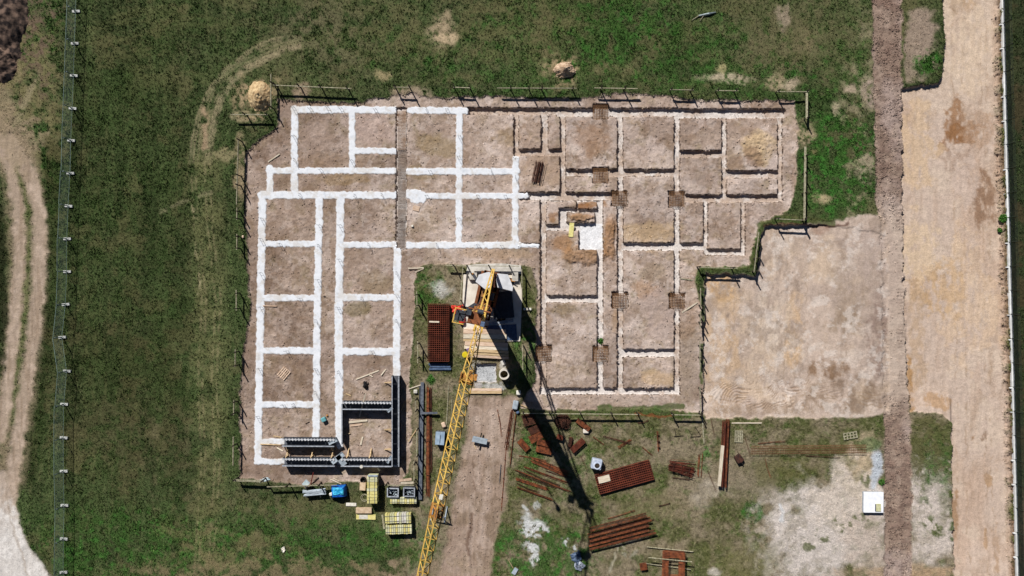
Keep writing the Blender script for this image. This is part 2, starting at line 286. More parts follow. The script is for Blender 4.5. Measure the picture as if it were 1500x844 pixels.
paint(pad*sst(.56,.72,fbm(X,Y,14,86,4,.65,sx=1.1,sy=.5)),(164,146,132),.5); paint(pad*sst(.6,.75,fbm(X,Y,9,87,4,.65)),(150,134,120),.35)
for hx in (1072,1080,1150,1158,1186,1240): paint(pad*line([(hx,330),(hx-3,450),(hx+2,606)],1.6,2)*sst(.45,.6,NG),(152,134,118),.7)
for bx,by,rx,ry,c,am in ((1060,420,30,14,(196,160,114),0.8),(1125,438,8,7,(140,116,96),0.8),(1235,470,22,12,(140,120,100),0.7),(1285,490,14,50,(132,112,102),0.7),(1240,430,30,50,(156,138,118),0.5),(1165,490,12,50,(198,166,126),0.6),(1060,500,22,80,(196,166,128),0.5),(1205,540,26,10,(122,94,66),0.8),(1240,585,50,18,(120,100,80),0.7),(1130,470,26,40,(204,190,174),0.6),(1270,370,30,30,(176,160,150),0.7),(1203,336,10,8,(150,124,108),0.7),(1130,600,100,6,(152,132,112),0.7)):
    paint(pad*blob(bx,by,rx*1.15,ry*1.15,0,1.0,soft=.7)*sst(.28,.6,fbm(X,Y,10,97,5,.65,sy=.5)),c,am)
zz_=np.clip(pad*blob(1130,575,100,22,0,.5),0,1)*sst(.4,.62,fbm(X,Y,13,101,4,.6))
zt=sst(.35,.8,np.sin((X*.9+Y*1.3+8*fbm(X,Y,30,102,2)*6)*1.05)*.5+.5)*zz_; paint(zt,(132,110,92),.65)
for k in range(4): paint(pad*line([(1036,560+k*7),(1100,572+k*6),(1180,566+k*5),(1290,580+k*5)],1.6,1.6)*sst(0.4,0.6,NG),(140,118,92),0.6)
for m_ in (strip,pad): tint(m_,(.98,.965,.97))
paint(pad*sst(.56,.68,fbm(X,Y,17,131,5,.7)),(212,202,194),.5); paint(pad*sst(.58,.7,fbm(X,Y,30,132,5,.65)),(142,124,110),.5); paint(strip*sst(.58,.7,fbm(X,Y,34,133,5,.65,sy=.6)),(164,140,120),.4)
# --- the dug site
SITE=[(408,146),(470,150),(520,152),(562,142),(600,137),(628,143),(690,142),(742,140),(790,146),(850,145),(900,137),(955,139),(1000,142),(1022,148),(1100,147),(1165,147),(1169,200),(1166,262),(1162,300),(1136,318),(1116,326),(1108,342),(1104,352),(1100,384),(1090,392),(1026,390),(1021,410),(1026,440),(1030,500),(1030,560),(1032,606),(1000,604),(960,598),(900,600),(800,600),(763,598),(762,592),(785,560),(786,500),(786,430),(782,392),(760,388),(690,386),(640,386),(612,392),(607,410),(606,450),(603,500),(600,560),(604,640),(598,690),(585,712),(500,705),(440,712),(395,704),(352,702),(352,640),(352,560),(358,505),(368,462),(364,420),(360,330),(360,230),(368,212),(408,186)]
site=poly(SITE,3.0)
TN=fbm(X,Y,28,50,5,0.6)
paint(site,(176,157,143),1.0)
paint(site*sst(0.44,0.62,TN),(160,140,124),0.75); paint(site*sst(0.5,0.68,1-fbm(X,Y,34,51,5,0.6)),(190,171,158),0.75)
paint(site*sst(0.54,0.7,fbm(X,Y,22,52,5,0.6)),(150,130,106),0.6); paint(site*sst(0.6,0.75,fbm(X,Y,16,53,4,0.6)),(138,124,92),0.4)
paint(site*sst(0.60,0.8,NF),(188,168,152),0.35); paint(site*sst(0.62,0.8,1-NF),(98,80,66),0.45)
paint(site*sst(0.5,0.66,fbm(X,Y,45,91,5,.62)),(150,128,112),.6); paint(site*sst(0.53,0.66,fbm(X,Y,30,92,5,.65))*sst(600,700,X),(200,183,172),.55)
paint(site*sst(0.62,0.72,fbm(X,Y,12,93,4,.65)),(128,106,86),.5); RM=fbm(X,Y,38,62,4,.6); paint(site*sst(.56,.68,RM),(136,114,96),.5); paint(site*sst(.60,.70,fbm(X,Y,20,63,4,.7)),(196,180,168),.45); sc=np.abs(fbm(X,Y,26,94,3,.6,sx=1.5)-.5); paint(site*sst(.012,.0,sc)*sst(.45,.6,NG),(120,98,80),.5)
tint(site,(.965,.99,1.03)); q_=fbm(X,Y,64,127,3,.5); tint(site*sst(.45,.65,q_),(.86,.85,.85)); tint(site*sst(.45,.62,1-q_),(1.07,1.08,1.09))
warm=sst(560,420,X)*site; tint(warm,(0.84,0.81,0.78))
tint(site*sst(600,760,X)*sst(0.35,0.6,NM),(1.08,1.07,1.06))
for bx,by,rx,ry,a,c,am in ((858,375,28,14,0,(142,110,80),0.8),(824,355,14,10,0,(150,112,74),0.7),(895,350,9,34,0,(140,104,70),0.8),(1112,215,26,22,0,(188,164,128),0.75),(1103,228,14,16,0,(128,100,80),0.6),(1080,238,12,16,0,(136,112,92),0.6),(870,200,26,24,0,(156,124,98),0.5),(870,298,20,5,0,(150,112,76),0.8),(855,302,12,4,0,(146,102,64),0.8),(850,318,18,5,0,(144,108,72),0.7),
    (810,318,8,9,0,(150,110,74),0.7),(955,345,40,22,0,(190,164,128),0.5),(835,452,24,10,0,(126,108,76),0.6),(945,420,20,14,0,(160,126,96),0.6),(640,215,30,16,0,(140,122,86),0.5),(615,255,26,10,0,(140,122,86),0.5),(505,262,40,8,0,(138,114,76),0.5),(525,452,24,10,0,(108,98,64),0.6),(555,415,24,18,0,(124,108,78),0.4),(480,235,40,14,0,(128,104,82),0.4),(465,200,30,25,0,(176,156,144),0.35),(740,200,24,12,0,(140,118,88),0.5),
    (900,622-35,60,8,0,(176,158,144),0.5),(1005,540,20,60,0,(148,132,116),0.6),(730,372,60,8,0,(168,144,120),0.6),(1060,200,26,18,0,(172,154,142),0.5),(1135,545,2,2,0,(0,0,0),0),(548,170+20,26,26,0,(174,152,142),0.5),(790,250,24,24,0,(170,146,126),0.5),(965,460,24,40,0,(178,160,152),0.5),(965,555,22,12,0,(188,160,124),0.55),(800,470,8,8,0,(140,110,80),0.5),(1010,470,10,30,20,(142,116,94),0.5),(905,462,8,20,0,(158,130,100),0.5)):
    paint(site*blob(bx,by,rx,ry,a,0.8),c,am)
# grassy lips inside / around the site
def lip(pts,w):
    m=line(pts,w,3); paint(m,(82,86,52),0.85); lush(m,0.3)
lip([(1030,394),(1075,394),(1100,390)],7); lip([(1104,385),(1108,350),(1112,338)],7); lip([(1112,330),(1140,322),(1180,323),(1220,326)],9); lip([(1026,395),(1022,410),(1026,440)],5)
lip([(880,598),(930,600),(1000,596)],9); lip([(790,606),(880,606),(1010,608)],7); lip([(1028,508),(1027,560)],5)
paint(blob(767,430,9,40,0,0.5),(78,84,46),0.8)
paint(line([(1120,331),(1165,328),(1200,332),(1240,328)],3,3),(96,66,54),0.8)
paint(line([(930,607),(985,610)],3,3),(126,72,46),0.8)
# ground under the crane
paint(blob(740,530,30,30,0,0.5),(116,106,80),0.4)
paint(blob(735,535,4,8,0,0.5),(184,180,172),0.8); paint(blob(720,566,22,6,0,0.9),(188,188,186),0.8); paint(blob(700,568,6,9,0,0.7),(178,172,170),0.8)
paint(blob(695,545,8,14,0,0.6),(176,170,162),0.6)
# --- excavation plan (site pixels): x0,y0,x1,y1,whiteness of the bottom
TR=[(681,157.5,830,167,.15),(815,158,1000,170,.45),(990,159,1152,172.5,.6),(752.5,163,760,232,.2),(792.5,165,803,226,.35),(820.5,163,829,292,.25),(757,218,829,227.5,.2),(762,281.5,905,293,.35),
 (829,247.5,990,258,.35),(904.5,166,913.5,577,.45),(988,166,996.5,577,.55),(996,220,1060,230.5,.2),(1058,168,1065.5,294,.35),(1065,249.5,1147,261,.4),(1140,172,1147.5,296,.3),(996,285,1147.5,296,.35),
 (1031,294,1038,366,.45),(997,355.5,1038,366,.55),(1086,296,1093,374,.4),(1032,365,1093,374,.6),(911,355.5,1000,367,.85),(791.5,291,800.5,577,.3),(875,294,884,577,.8),(798,433,880,443.5,.8),(791,569,997,579,.8),
 (911,512,990,523.5,.95),(758,357,796,362,.3),(579.5,157,595.5,366,.45),(800,293,884,338,.7),(848,326,884,366,1.0),
 (868.5,152,892,174,.25),(868.5,245,892,268,.35),(896,279,920,302,.3),(980,280,1004,303,.3),(896.5,428,920.5,452,.4),(980.5,429,1004,453,.4),(784.5,506,808.5,530,.3),(868.5,507,892,531,.4),(696,533,727,561,.75)]
ISL=[(801,295,845,305),(847,295,875,306),(801,303,819,329),(831,311,871.5,326)]
def rectm(x0,y0,x1,y1,soft=1.3,PX=XT,PY=YT):
    s=sub(x0,y0,x1,y1,6); out=np.zeros(X.shape,np.float32); px=PX[s]; py=PY[s]
    d=np.maximum(np.maximum(x0-px,px-x1),np.maximum(y0-py,py-y1)); out[s]=1-sst(-soft/2,soft/2,d); return out
trench=np.zeros(X.shape,np.float32); whit=np.zeros(X.shape,np.float32)
for t in TR:
    m=rectm(*t[:4]); trench=np.maximum(trench,m); whit=np.maximum(whit,rectm(*t[:4],soft=2.5)*t[4])
for t in ISL:
    m=rectm(*t,soft=1.4); trench=trench*(1-m)
pits=np.zeros(X.shape,np.float32)
for t in TR[30:38]: pits=np.maximum(pits,rectm(*t[:4]))
bott=sst(0.6,1.0,trench)
paint(bott,(180,162,148),0.9)
wn=fbm(X,Y,18,55,5,0.65)
paint(bott*sst(0.72,0.36,wn+(0.5-whit)*0.55),(212,206,202),0.92)
paint(rectm(850,328,883,365,2),(226,228,232),0.9); paint(rectm(698,536,726,560,3),(176,180,184),0.9)
paint(sst(0.02,0.4,trench)*(1-bott),(70,52,40),0.95)  # trench walls painted very dark so the shade inside reads blacker
# --- white cast strip footings
W1=[([(430,160),(577,161)],10.5),([(431,158),(431,286)],10),([(515.5,162),(515.5,250)],9),([(519,220.5),(580,221)],8.5),([(394,250),(580,250)],9),([(395,246),(395,288)],9.5),([(382,285.5),(579,286)],10.5),
 ([(384,284),(380.5,480),(377,676)],11),([(467.5,286),(464,480),(462.5,640)],10.5),([(498.5,286),(495.5,480),(496.5,600),(497,652)],11.5),([(582,362),(580.5,600),(579,680)],10.5),
 ([(384,357),(467,357)],9),([(382,436.5),(464,436.5)],9),([(380,514),(464,514)],9.5),([(378,593),(463,593)],9.5),([(498,358.5),(579,358.5)],9),([(496,436),(580,436)],10),([(496,515),(580,515.5)],10.5),([(498,594),(578,595)],9),
 ([(378,647),(489,648)],8),([(376,676.5),(583,677)],9)]
W2=[([(601,161),(682,162)],9.5),([(673,160),(672,358)],9.5),([(598,251),(757,251)],9.5),([(598,287),(770,287)],9),([(755.5,232),(754.5,359)],9.5),([(596,359),(760,359)],9.5),([(760,359.5),(788,360)],5)]
def foot(ws):
    m=np.zeros(X.shape,np.float32)
    for pts,w in ws: m=np.maximum(m,line(pts,w,1.4,X+wfx*1.1+wx*0.28,Y+wfy*1.1+wy*0.28))
    return m
f1=foot(W1); f2=np.maximum(foot(W2),blob(606,284,15,8.5,20,1.3,X+wfx*2,Y+wfy*2,soft=0.2))
gapm=rectm(580.5,150,594.5,363,1.0,X,Y); f1*=1-gapm; f2*=1-gapm
for f in (f1,f2):
    paint(f,(222,226,232),1.0); paint(f*sst(0.6,0.75,fbm(X,Y,10,57,4,0.65)),(200,206,214),0.5)
    paint(f*sst(0.68,0.8,fbm(X,Y,5,58,3,0.6)),(188,196,206),0.5); paint(f*sst(.56,.74,fbm(X,Y,7,59,4,.65)),(196,190,182),.55); paint(f*sst(.62,.72,fbm(X,Y,24,61,4,.6)),(204,200,194),.6)
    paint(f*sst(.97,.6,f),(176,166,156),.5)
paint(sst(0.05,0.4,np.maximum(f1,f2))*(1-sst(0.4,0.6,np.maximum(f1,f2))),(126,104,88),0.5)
# --- heights
Z=(NF-0.5)*0.08+(NG-0.5)*0.06+(NP-0.5)*0.06+(NL-.5)*0.10
flatm=np.clip(site+strip+pad+haul+drive+track_m,0,1)
Z=Z*(1-flatm*0.62)
Z+=(fbm(X,Y,6,60,4,0.6)-0.5)*0.10*site
Z-=0.16*site*(1-0*site)
sP=poly([(1034,402),(1104,404),(1112,398),(1116,345),(1122,332),(1180,330),(1230,330),(1300,345),(1304,590),(1240,612),(1032,612),(1030,500)],2.0)
Z-=0.36*np.clip(sP,0,1)*(1-.85*sst(1175,1230,X))*(1-sst(560,606,Y)); Z-=0.12*sP*(1-.8*sst(1175,1230,X))
Z-=0.5*strip*(1-0.8*sst(1398,1392,X)*sst(560,610,Y))*sst(860,780,Y)-0.0
HQ=sst(290,345,Y)*sst(620,560,Y); Z+=haul*(-0.10-.02*HQ+(HN-0.5)*(0.20-.13*HQ))
Z+=0.30*line([(1461,-300),(1463,0),(1464,140),(1469,300),(1473,420),(1477,560),(1481,700)],6,5)*sst(0.35,0.6,NG)
Z+=0.10*line([(1322,320),(1328,500),(1332,600)],6,5)*sst(0.4,0.6,NG)
Z-=0.07*track_m+0.05*drive
shal=rectm(579,156,596,367,2)
Z-=trench*(0.44+0.06*pits)*(1-.45*shal)
ff=np.maximum(f1,f2); Z=Z*(1-ff)+ff*(-0.13+0.04*NB+0.015*NF)
Z+=0.10*np.clip(blob(858,375,26,12,0,.6)*2.2+blob(895,350,6,32,0,.6)*2+blob(850,318,16,4,0,.4)*2+blob(1112,215,22,18,0,.7)*1.2,0,4)*(0.4+NF)*(1-trench)
far=np.maximum(np.maximum(-130-X,X-1630),np.maximum(-130-Y,Y-974)); Z*=1-sst(0,60,far)
tumb=sst(.55,.7,fbm(X,Y,9,64,4,.65))*site*(1-trench)*(1-np.maximum(f1,f2)); Z+=tumb*.07*NF
Z-=.05*zt
rut=strip*(fbm(X,Y,7,65,4,.6,sx=1.6,sy=.2)-.5)*.10+pad*(fbm(X,Y,8,66,4,.6,sx=1.3,sy=.3)-.5)*.10+drive*(fbm(X,Y,7,67,4,.6,sx=1.6,sy=.25)-.5)*.14+track_m*(fbm(X,Y,6,68,4,.6,sx=1.5,sy=.3)-.5)*.12; Z+=rut
# --- build the sheets
ny,nx=X.shape
VX=((X-CX)*S).astype(np.float32); VY=((CY-Y)*S).astype(np.float32)
fc=lambda M:(M[:-1,:-1]+M[1:,:-1]+M[:-1,1:]+M[1:,1:])/4
cls=np.zeros((ny-1,nx-1),np.int32)
cls[fc(drive)>0.5]=5; cls[fc(track_m)>0.5]=4
cls[fc(strip)>0.5]=2; cls[fc(pad)>0.5]=3; cls[fc(haul)>0.5]=1; cls[fc(site)>0.5]=6; cls[(fc(trench)>0.5)]=7; cls[fc(f1)>0.5]=8; cls[fc(f2)>0.5]=9
GM=attr_mat('ground_surface',bump=0.8,amp=0.42,speck=0.22); SM=attr_mat('soil_surface',bump=0.55,amp=0.26,speck=0.14,dist=0.08); FM=attr_mat('cast_concrete',bump=0.35,amp=0.06,speck=0.06,dist=0.05)
def sheet(name,c,m,**props):
    j,i=np.nonzero(cls==c)
    if len(j)==0: return None
    q=np.stack([j*nx+i,(j+1)*nx+i,(j+1)*nx+i+1,j*nx+i+1],1)
    u,inv=np.unique(q.ravel(),return_inverse=True)
    me=bpy.data.meshes.new(name); me.vertices.add(len(u)); me.loops.add(q.size); me.polygons.add(len(q))
    co3=np.stack([VX.ravel()[u],VY.ravel()[u],Z.ravel()[u]],1).astype(np.float32)
    me.vertices.foreach_set('co',co3.ravel()); me.loops.foreach_set('vertex_index',inv.astype(np.int32))
    me.polygons.foreach_set('loop_start',np.arange(0,q.size,4,dtype=np.int32)); me.polygons.foreach_set('loop_total',np.full(len(q),4,np.int32))
    at=me.color_attributes.new('albedo','FLOAT_COLOR','POINT')
    cc=np.ones((len(u),4),np.float32); cc[:,:3]=A.reshape(-1,3)[u]; at.data.foreach_set('color',cc.ravel())
    me.polygons.foreach_set('use_smooth',np.ones(len(q),bool)); me.update(); me.materials.append(m)
    o=bpy.data.objects.new(name,me); COL.objects.link(o)
    for k,v in props.items(): o[k]=v
    return o
st=dict(kind='structure')
sheet('ground',0,GM,**st); sheet('haul_road',1,SM,**st); sheet('sand_road',2,SM,**st); sheet('sand_platform',3,SM,**st)
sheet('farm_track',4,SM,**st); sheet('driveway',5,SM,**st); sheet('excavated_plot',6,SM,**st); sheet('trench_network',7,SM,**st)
sheet('strip_footing',8,FM,label='white cast strip footing under the west wing, around the two columns of rooms',category='foundation')
sheet('strip_footing',9,FM,label='smaller white cast strip footing in the middle, right of the long rebar mesh strip',category='foundation')
def gz(x,y):
    i=int(np.clip(np.searchsorted(AX,x),0,nx-1)); j=int(np.clip(np.searchsorted(AY,y),0,ny-1)); return float(Z[j,i])
def P(x,y,t=0.0):
    """plan point (photo pixel of something t metres up) -> metres"""
    k=1-t/CAMH; return (x-CX)*S*k,(CY-y)*S*k
def gmax(x,y):     # ground level under a plan point, ignoring small bumps
    return gz(x,y)
# ------------------------------------------------------------------ object helpers
from mathutils import Vector, Matrix
class MB:
    def __init__(s): s.v=[]; s.f=[]
    def box(s,c,d,rz=0.0,rx=0.0,ry=0.0):
        M=Matrix.Rotation(rz,3,'Z')@Matrix.Rotation(ry,3,'Y')@Matrix.Rotation(rx,3,'X'); n=len(s.v)
        for sx in(-.5,.5):
            for sy in(-.5,.5):
                for sz in(-.5,.5):
                    p=M@Vector((sx*d[0],sy*d[1],sz*d[2])); s.v.append((c[0]+p.x,c[1]+p.y,c[2]+p.z))
        for f in((0,1,3,2),(4,6,7,5),(0,4,5,1),(2,3,7,6),(0,2,6,4),(1,5,7,3)): s.f.append(tuple(n+k for k in f))
        return s
    def bar(s,p,q,w,h=None,up=(0,0,1)):
        h=h or w; p=Vector(p); q=Vector(q); d=(q-p)
        if d.length<1e-6: return s
        d.normalize(); u=Vector(up)
        if abs(d.dot(u))>0.97: u=Vector((1,0,0))
        a=d.cross(u).normalized(); b=a.cross(d).normalized(); n=len(s.v)
        for e in(p,q):
            for x,y in((-1,-1),(1,-1),(1,1),(-1,1)): s.v.append(tuple(e+a*(x*w/2)+b*(y*h/2)))
        for f in((0,3,2,1),(4,5,6,7),(0,1,5,4),(1,2,6,5),(2,3,7,6),(3,0,4,7)): s.f.append(tuple(n+k for k in f))
        return s
    def tube(s,p,q,r,n=8,r2=None,cap=True):
        p=Vector(p); q=Vector(q); d=(q-p).normalized(); u=Vector((0,0,1)) if abs(d.z)<.97 else Vector((1,0,0))
        a=d.cross(u).normalized(); b=a.cross(d).normalized(); k0=len(s.v); r2=r if r2 is None else r2
        for e,rr in((p,r),(q,r2)):
            for i in range(n):
                t=2*math.pi*i/n; s.v.append(tuple(e+a*math.cos(t)*rr+b*math.sin(t)*rr))
        for i in range(n):
            j=(i+1)%n; s.f.append((k0+i,k0+j,k0+n+j,k0+n+i))
        if cap: s.f.append(tuple(k0+i for i in range(n))[::-1]); s.f.append(tuple(k0+n+i for i in range(n)))
        return s
    def ring(s,c,r0,r1,z0,z1,n=28):
        k=len(s.v)
        for i in range(n):
            t=2*math.pi*i/n; cx,sy=math.cos(t),math.sin(t)
            for r,z in((r1,z0),(r1,z1),(r0,z1),(r0,z0)): s.v.append((c[0]+cx*r,c[1]+sy*r,z))
        for i in range(n):
            j=(i+1)%n
            for m in range(4):
                m2=(m+1)%4; s.f.append((k+i*4+m,k+j*4+m,k+j*4+m2,k+i*4+m2))
        return s
    def prism(s,pts,z0,z1):
        n=len(pts); k=len(s.v)
        ar=sum(pts[i][0]*pts[(i+1)%n][1]-pts[(i+1)%n][0]*pts[i][1] for i in range(n))
        if ar<0: pts=pts[::-1]
        for z in(z0,z1):
            for p in pts: s.v.append((p[0],p[1],z))
        s.f.append(tuple(k+i for i in range(n))[::-1]); s.f.append(tuple(k+n+i for i in range(n)))
        for i in range(n):
            j=(i+1)%n; s.f.append((k+i,k+j,k+n+j,k+n+i))
        return s
    def mesh(s,name,m,smooth=False):
        me=bpy.data.meshes.new(name); me.from_pydata(s.v,[],s.f); me.update(); me.materials.append(m)
        if smooth:
            for p in me.polygons: p.use_smooth=True
        return me
    def build(s,name,m,parent=None,smooth=False,bevel=0.0):
        o=bpy.data.objects.new(name,s.mesh(name,m,smooth)); COL.objects.link(o)
        if parent is not None: o.parent=parent
        if bevel:
            b=o.modifiers.new('bevel','BEVEL'); b.width=bevel; b.segments=2; b.limit_method='ANGLE'
        return o
def tag(o,label,cat,group=None,kind=None):
    if label: o['label']=label
    if cat: o['category']=cat
    if group: o['group']=group
    if kind: o['kind']=kind
    return o
def thing(name,label,cat,loc=(0,0,0),rz=0.0,group=None):
    o=bpy.data.objects.new(name,None); COL.objects.link(o); o.empty_display_size=0.3
    o.location=loc; o.rotation_euler=(0,0,rz); return tag(o,label,cat,group)
def solo(name,mb,m,loc,rz,label,cat,group=None,bevel=0.0,smooth=False,rx=0,ry=0):
    o=mb.build(name,m,None,smooth,bevel); o.location=loc; o.rotation_euler=(rx,ry,rz); return tag(o,label,cat,group)
def dup(o,loc,rz=None,label=None,group=None):
    c=o.copy(); COL.objects.link(c); c.location=loc
    if rz is not None: c.rotation_euler=(0,0,rz)
    if label: c['label']=label
    if group: c['group']=group
    for ch in list(o.children):
        d=ch.copy(); COL.objects.link(d); d.parent=c
        for g in list(ch.children):
            e=g.copy(); COL.objects.link(e); e.parent=d
    return c
# materials
WOOD=mat('pale_pine',(214,190,152),(176,148,108),0.8,scale=2.0,stretch=(1,9,9)); WOODW=mat('bleached_pine',(226,216,198),(190,176,152),0.8,scale=2,stretch=(1,9,9))
WOODG=mat('weathered_wood',(172,168,144),(122,116,92),0.85,scale=3,stretch=(2,2,2)); WOODP=mat('pinkish_plank',(224,200,178),(190,160,134),0.8,scale=2,stretch=(1,8,8))
WOODD=mat('dark_wet_wood',(70,52,36),(36,26,18),0.8,scale=3)
STAKE=mat('dark_stake',(58,50,40),(30,26,22),0.9,scale=3)
YB=mat('yellow_board',(216,208,142),(194,184,112),0.7,scale=4); YB2=mat('faded_yellow_board',(214,212,180),(188,188,140),0.7,scale=4); WB=mat('white_board',(224,222,212),(196,190,178),0.7,scale=3)
BEIGE=mat('beige_board',(220,196,168),(192,166,136),0.75,scale=3)
RUST=mat('rusty_steel',(138,80,50),(74,40,28),0.85,scale=3,detail=8); RUSTD=mat('dark_rusty_steel',(92,56,42),(50,32,26),0.85,scale=3,detail=8); RUSTO=mat('orange_rust',(154,88,54),(86,48,32),0.85,scale=3,detail=8)
RUSTR=mat('red_rust_mesh',(124,62,44),(78,38,28),0.85,scale=1.3,detail=8); RUSTB=mat('brown_gauze_steel',(164,126,90),(120,86,58),0.85,scale=6)
GALV=mat('galvanised_steel',(168,180,182),(120,132,136),0.45,metal=0.6,scale=5); GALVG=mat('green_grey_wire',(130,150,142),(96,116,108),0.6,scale=5)
FOOTM=mat('light_concrete_foot',(204,206,204),(170,172,168),0.9,scale=8); CONC=mat('grey_concrete',(204,200,192),(172,168,160),0.9,scale=2.5,bump=0.2)
CONCL=mat('pale_concrete',(230,224,212),(208,198,184),0.9,scale=1.2,bump=0.2); PLINTH=mat('white_plinth',(230,232,232),(206,208,208),0.8,scale=1.5)
BAL=mat('ballast_concrete',(212,214,218),(188,190,194),0.9,scale=1.5,bump=0.15)
YEL=mat('crane_yellow',(228,192,98),(188,148,66),0.5,scale=4,spec=0.5); ORG=mat('crane_ochre',(186,132,66),(130,88,44),0.6,scale=4); BRN=mat('crane_brown_plate',(150,92,56),(104,62,38),0.7,scale=3)
DGRY=mat('dark_grey_steel',(66,70,78),(44,48,56),0.6,scale=4); BLK=mat('black_rubber',(26,26,28),(16,16,18),0.7,scale=4); FORM=mat('formwork_panel',(84,90,100),(58,62,72),0.7,scale=3); RIM=mat('formwork_rim',(176,182,190),(130,136,146),0.6,scale=5)
LGRY=mat('light_grey_steel',(176,188,198),(146,158,168),0.5,scale=3); MGRY=mat('mid_grey_beam',(104,110,120),(76,82,92),0.6,scale=4); STEELBLUE=mat('blue_grey_steel',(92,112,140),(62,80,110),0.6,scale=4)
BLUE=mat('blue_tarp',(20,110,196),(10,70,160),0.5,scale=1.4); CYAN=mat('cyan_tarp',(80,200,232),(40,160,214),0.5,scale=2); TURQ=mat('turquoise_plastic',(120,186,190),(90,150,160),0.6)
RED=mat('red_plastic',(226,66,40),(198,44,28),0.5,scale=3); YCAP=mat('yellow_lid',(236,220,40),(220,196,30),0.5); BAG=mat('white_sack',(206,214,226),(170,182,204),0.8,scale=3,bump=0.4)
GLASS=mat('pale_sheet',(206,220,224),(170,190,198),0.35,scale=3); SOCK=mat('dark_green_wire',(44,58,46),(30,40,32),0.7)
NAVY=mat('navy_tarpaulin',(70,84,118),(46,56,88),0.6,scale=1.5,bump=0.4)
def G(x,y,t=0): a,b=P(x,y,t); return a,b,gmax(x,y)

# ------------------------------------------------------------------ right-hand fence: one thing, posts + plinth boards + mesh panels
fx=lambda y: float(np.interp(y,[-60,0,142,300,413,560,728,844,900],[1465,1467,1470.5,1475,1478,1482.2,1486.4,1489,1490.5]))
ys=[-36,-1]+[283-35.4*k for k in range(8,0,-1)][1:]+[283,319,355,390,425,460,496,531]+[531+35.4*k for k in range(1,11)]
ys=sorted(set(round(v,1) for v in ys)); ys=[v for i,v in enumerate(ys) if i==0 or v-ys[i-1]>20]
ft=thing('boundary_fence','long white plinth and dark green mesh fence on posts along the right edge','fence',(P(fx(422),422)[0],0,0))
ox=ft.location.x
pm=MB().box((0,0,0.95),(0.07,0.07,1.9)).bar((0,0,1.84),(0.02,0,1.9),0.05).mesh('post',SOCK)
mm=MB()
L=35.4*S-0.09
for k in range(25): yy=-L/2+L*k/24; mm.bar((0,yy,0.36),(0,yy,1.8),0.022)
for k in range(8): zz=0.38+k*1.4/7; mm.bar((0,-L/2,zz),(0,L/2,zz),0.022)
mmesh=mm.mesh('wire_panel',SOCK)
pl=MB().box((0,0,0.14),(0.30,L+0.04,0.36)).mesh('plinth_board',PLINTH)
bk=MB().box((-0.19,0,0.2),(0.28,0.12,0.26)).mesh('bracket',PLINTH)
for i,y in enumerate(ys):
    xx,yy=P(fx(y),y); zz=-0.05
    o=bpy.data.objects.new('post',pm); COL.objects.link(o); o.parent=ft; o.location=(xx-ox,yy,zz); o.rotation_euler=(0,R(-1.5),0)
    if i%3!=1:
        o=bpy.data.objects.new('bracket',bk); COL.objects.link(o); o.parent=ft; o.location=(xx-ox-0.02,yy-0.12,zz)
    if i<len(ys)-1:
        x2,y2=P(fx(ys[i+1]),ys[i+1]); cx,cy=(xx+x2)/2,(yy+y2)/2; a=math.atan2(y2-yy,x2-xx)+math.pi/2
        for nm,m_ in(('plinth_board',pl),('wire_panel',mmesh)):
            o=bpy.data.objects.new(nm,m_); COL.objects.link(o); o.parent=ft; o.location=(cx-ox,cy,zz); o.rotation_euler=(0,0,a)
# ------------------------------------------------------------------ left temporary fence
feet=[(113.5,-30),(112,17),(110.3,64),(109,111),(107,159),(105,206),(104,254),(101.4,302),(99.3,350),(99,398),(97,446),(92,494),(99,543.5),(95,592),(94.4,641),(94.4,690),(95.5,740),(94.4,789),(94,838),(93,886)]
ffm=MB().box((0,0,0.09),(0.82,0.27,0.18)); ffm.box((0.0,0,0.2),(0.30,0.12,0.06))
ffm=ffm.mesh('fence_foot',FOOTM)
hole=MB().box((-0.1,0,0.235),(0.16,0.09,0.02)).mesh('slot',BLK)
def panel_parts(Lp):
    fr=MB(); fr.tube((0,-Lp/2,0.1),(0,-Lp/2,2.0),0.026,6); fr.tube((0,Lp/2,0.1),(0,Lp/2,2.0),0.026,6); fr.tube((0,-Lp/2,2.0),(0,Lp/2,2.0),0.03,6); fr.tube((0,-Lp/2,0.2),(0,Lp/2,0.2),0.024,6)
    w=MB()
    for k in range(1,24): w.bar((0,-Lp/2+Lp*k/24,0.2),(0,-Lp/2+Lp*k/24,2.0),0.007)
    for k in range(1,9): w.bar((0,-Lp/2,0.2+1.8*k/9),(0,Lp/2,0.2+1.8*k/9),0.007)
    return fr.mesh('frame',GALVG),w.mesh('wire_mesh',GALVG),MB().box((0,Lp/2+.03,1.62),(0.13,0.12,0.08)).mesh('clamp',GALV)
for i,(x,y) in enumerate(feet):
    X0,Y0,zz=G(x,y); o=bpy.data.objects.new('fence_foot',ffm); COL.objects.link(o); o.location=(X0,Y0,zz-0.02); o.rotation_euler=(0,0,R(rnd.uniform(-6,6)))
    tag(o,'pale concrete block foot under the mesh fence along the left field','fence foot','concrete feet of the left mesh fence')
    c=bpy.data.objects.new('slot',hole); COL.objects.link(c); c.parent=o
    if i<len(feet)-1:
        X1,Y1,z1=G(*feet[i+1]); Lp=math.hypot(X1-X0,Y1-Y0)-0.06; a=math.atan2(Y1-Y0,X1-X0)-math.pi/2
        t=thing('mesh_fence_panel','thin grey-green mesh fence panel standing along the left field','fence',((X0+X1)/2,(Y0+Y1)/2,(zz+z1)/2),a,'mesh fence panels on the left')
        fr,w,cl=panel_parts(Lp)
        t.rotation_euler=(0,R(rnd.uniform(-1.5,1.0)),a)
        for nm,m_ in(('frame',fr),('wire_mesh',w),('clamp',cl)):
            c=bpy.data.objects.new(nm,m_); COL.objects.link(c); c.parent=t
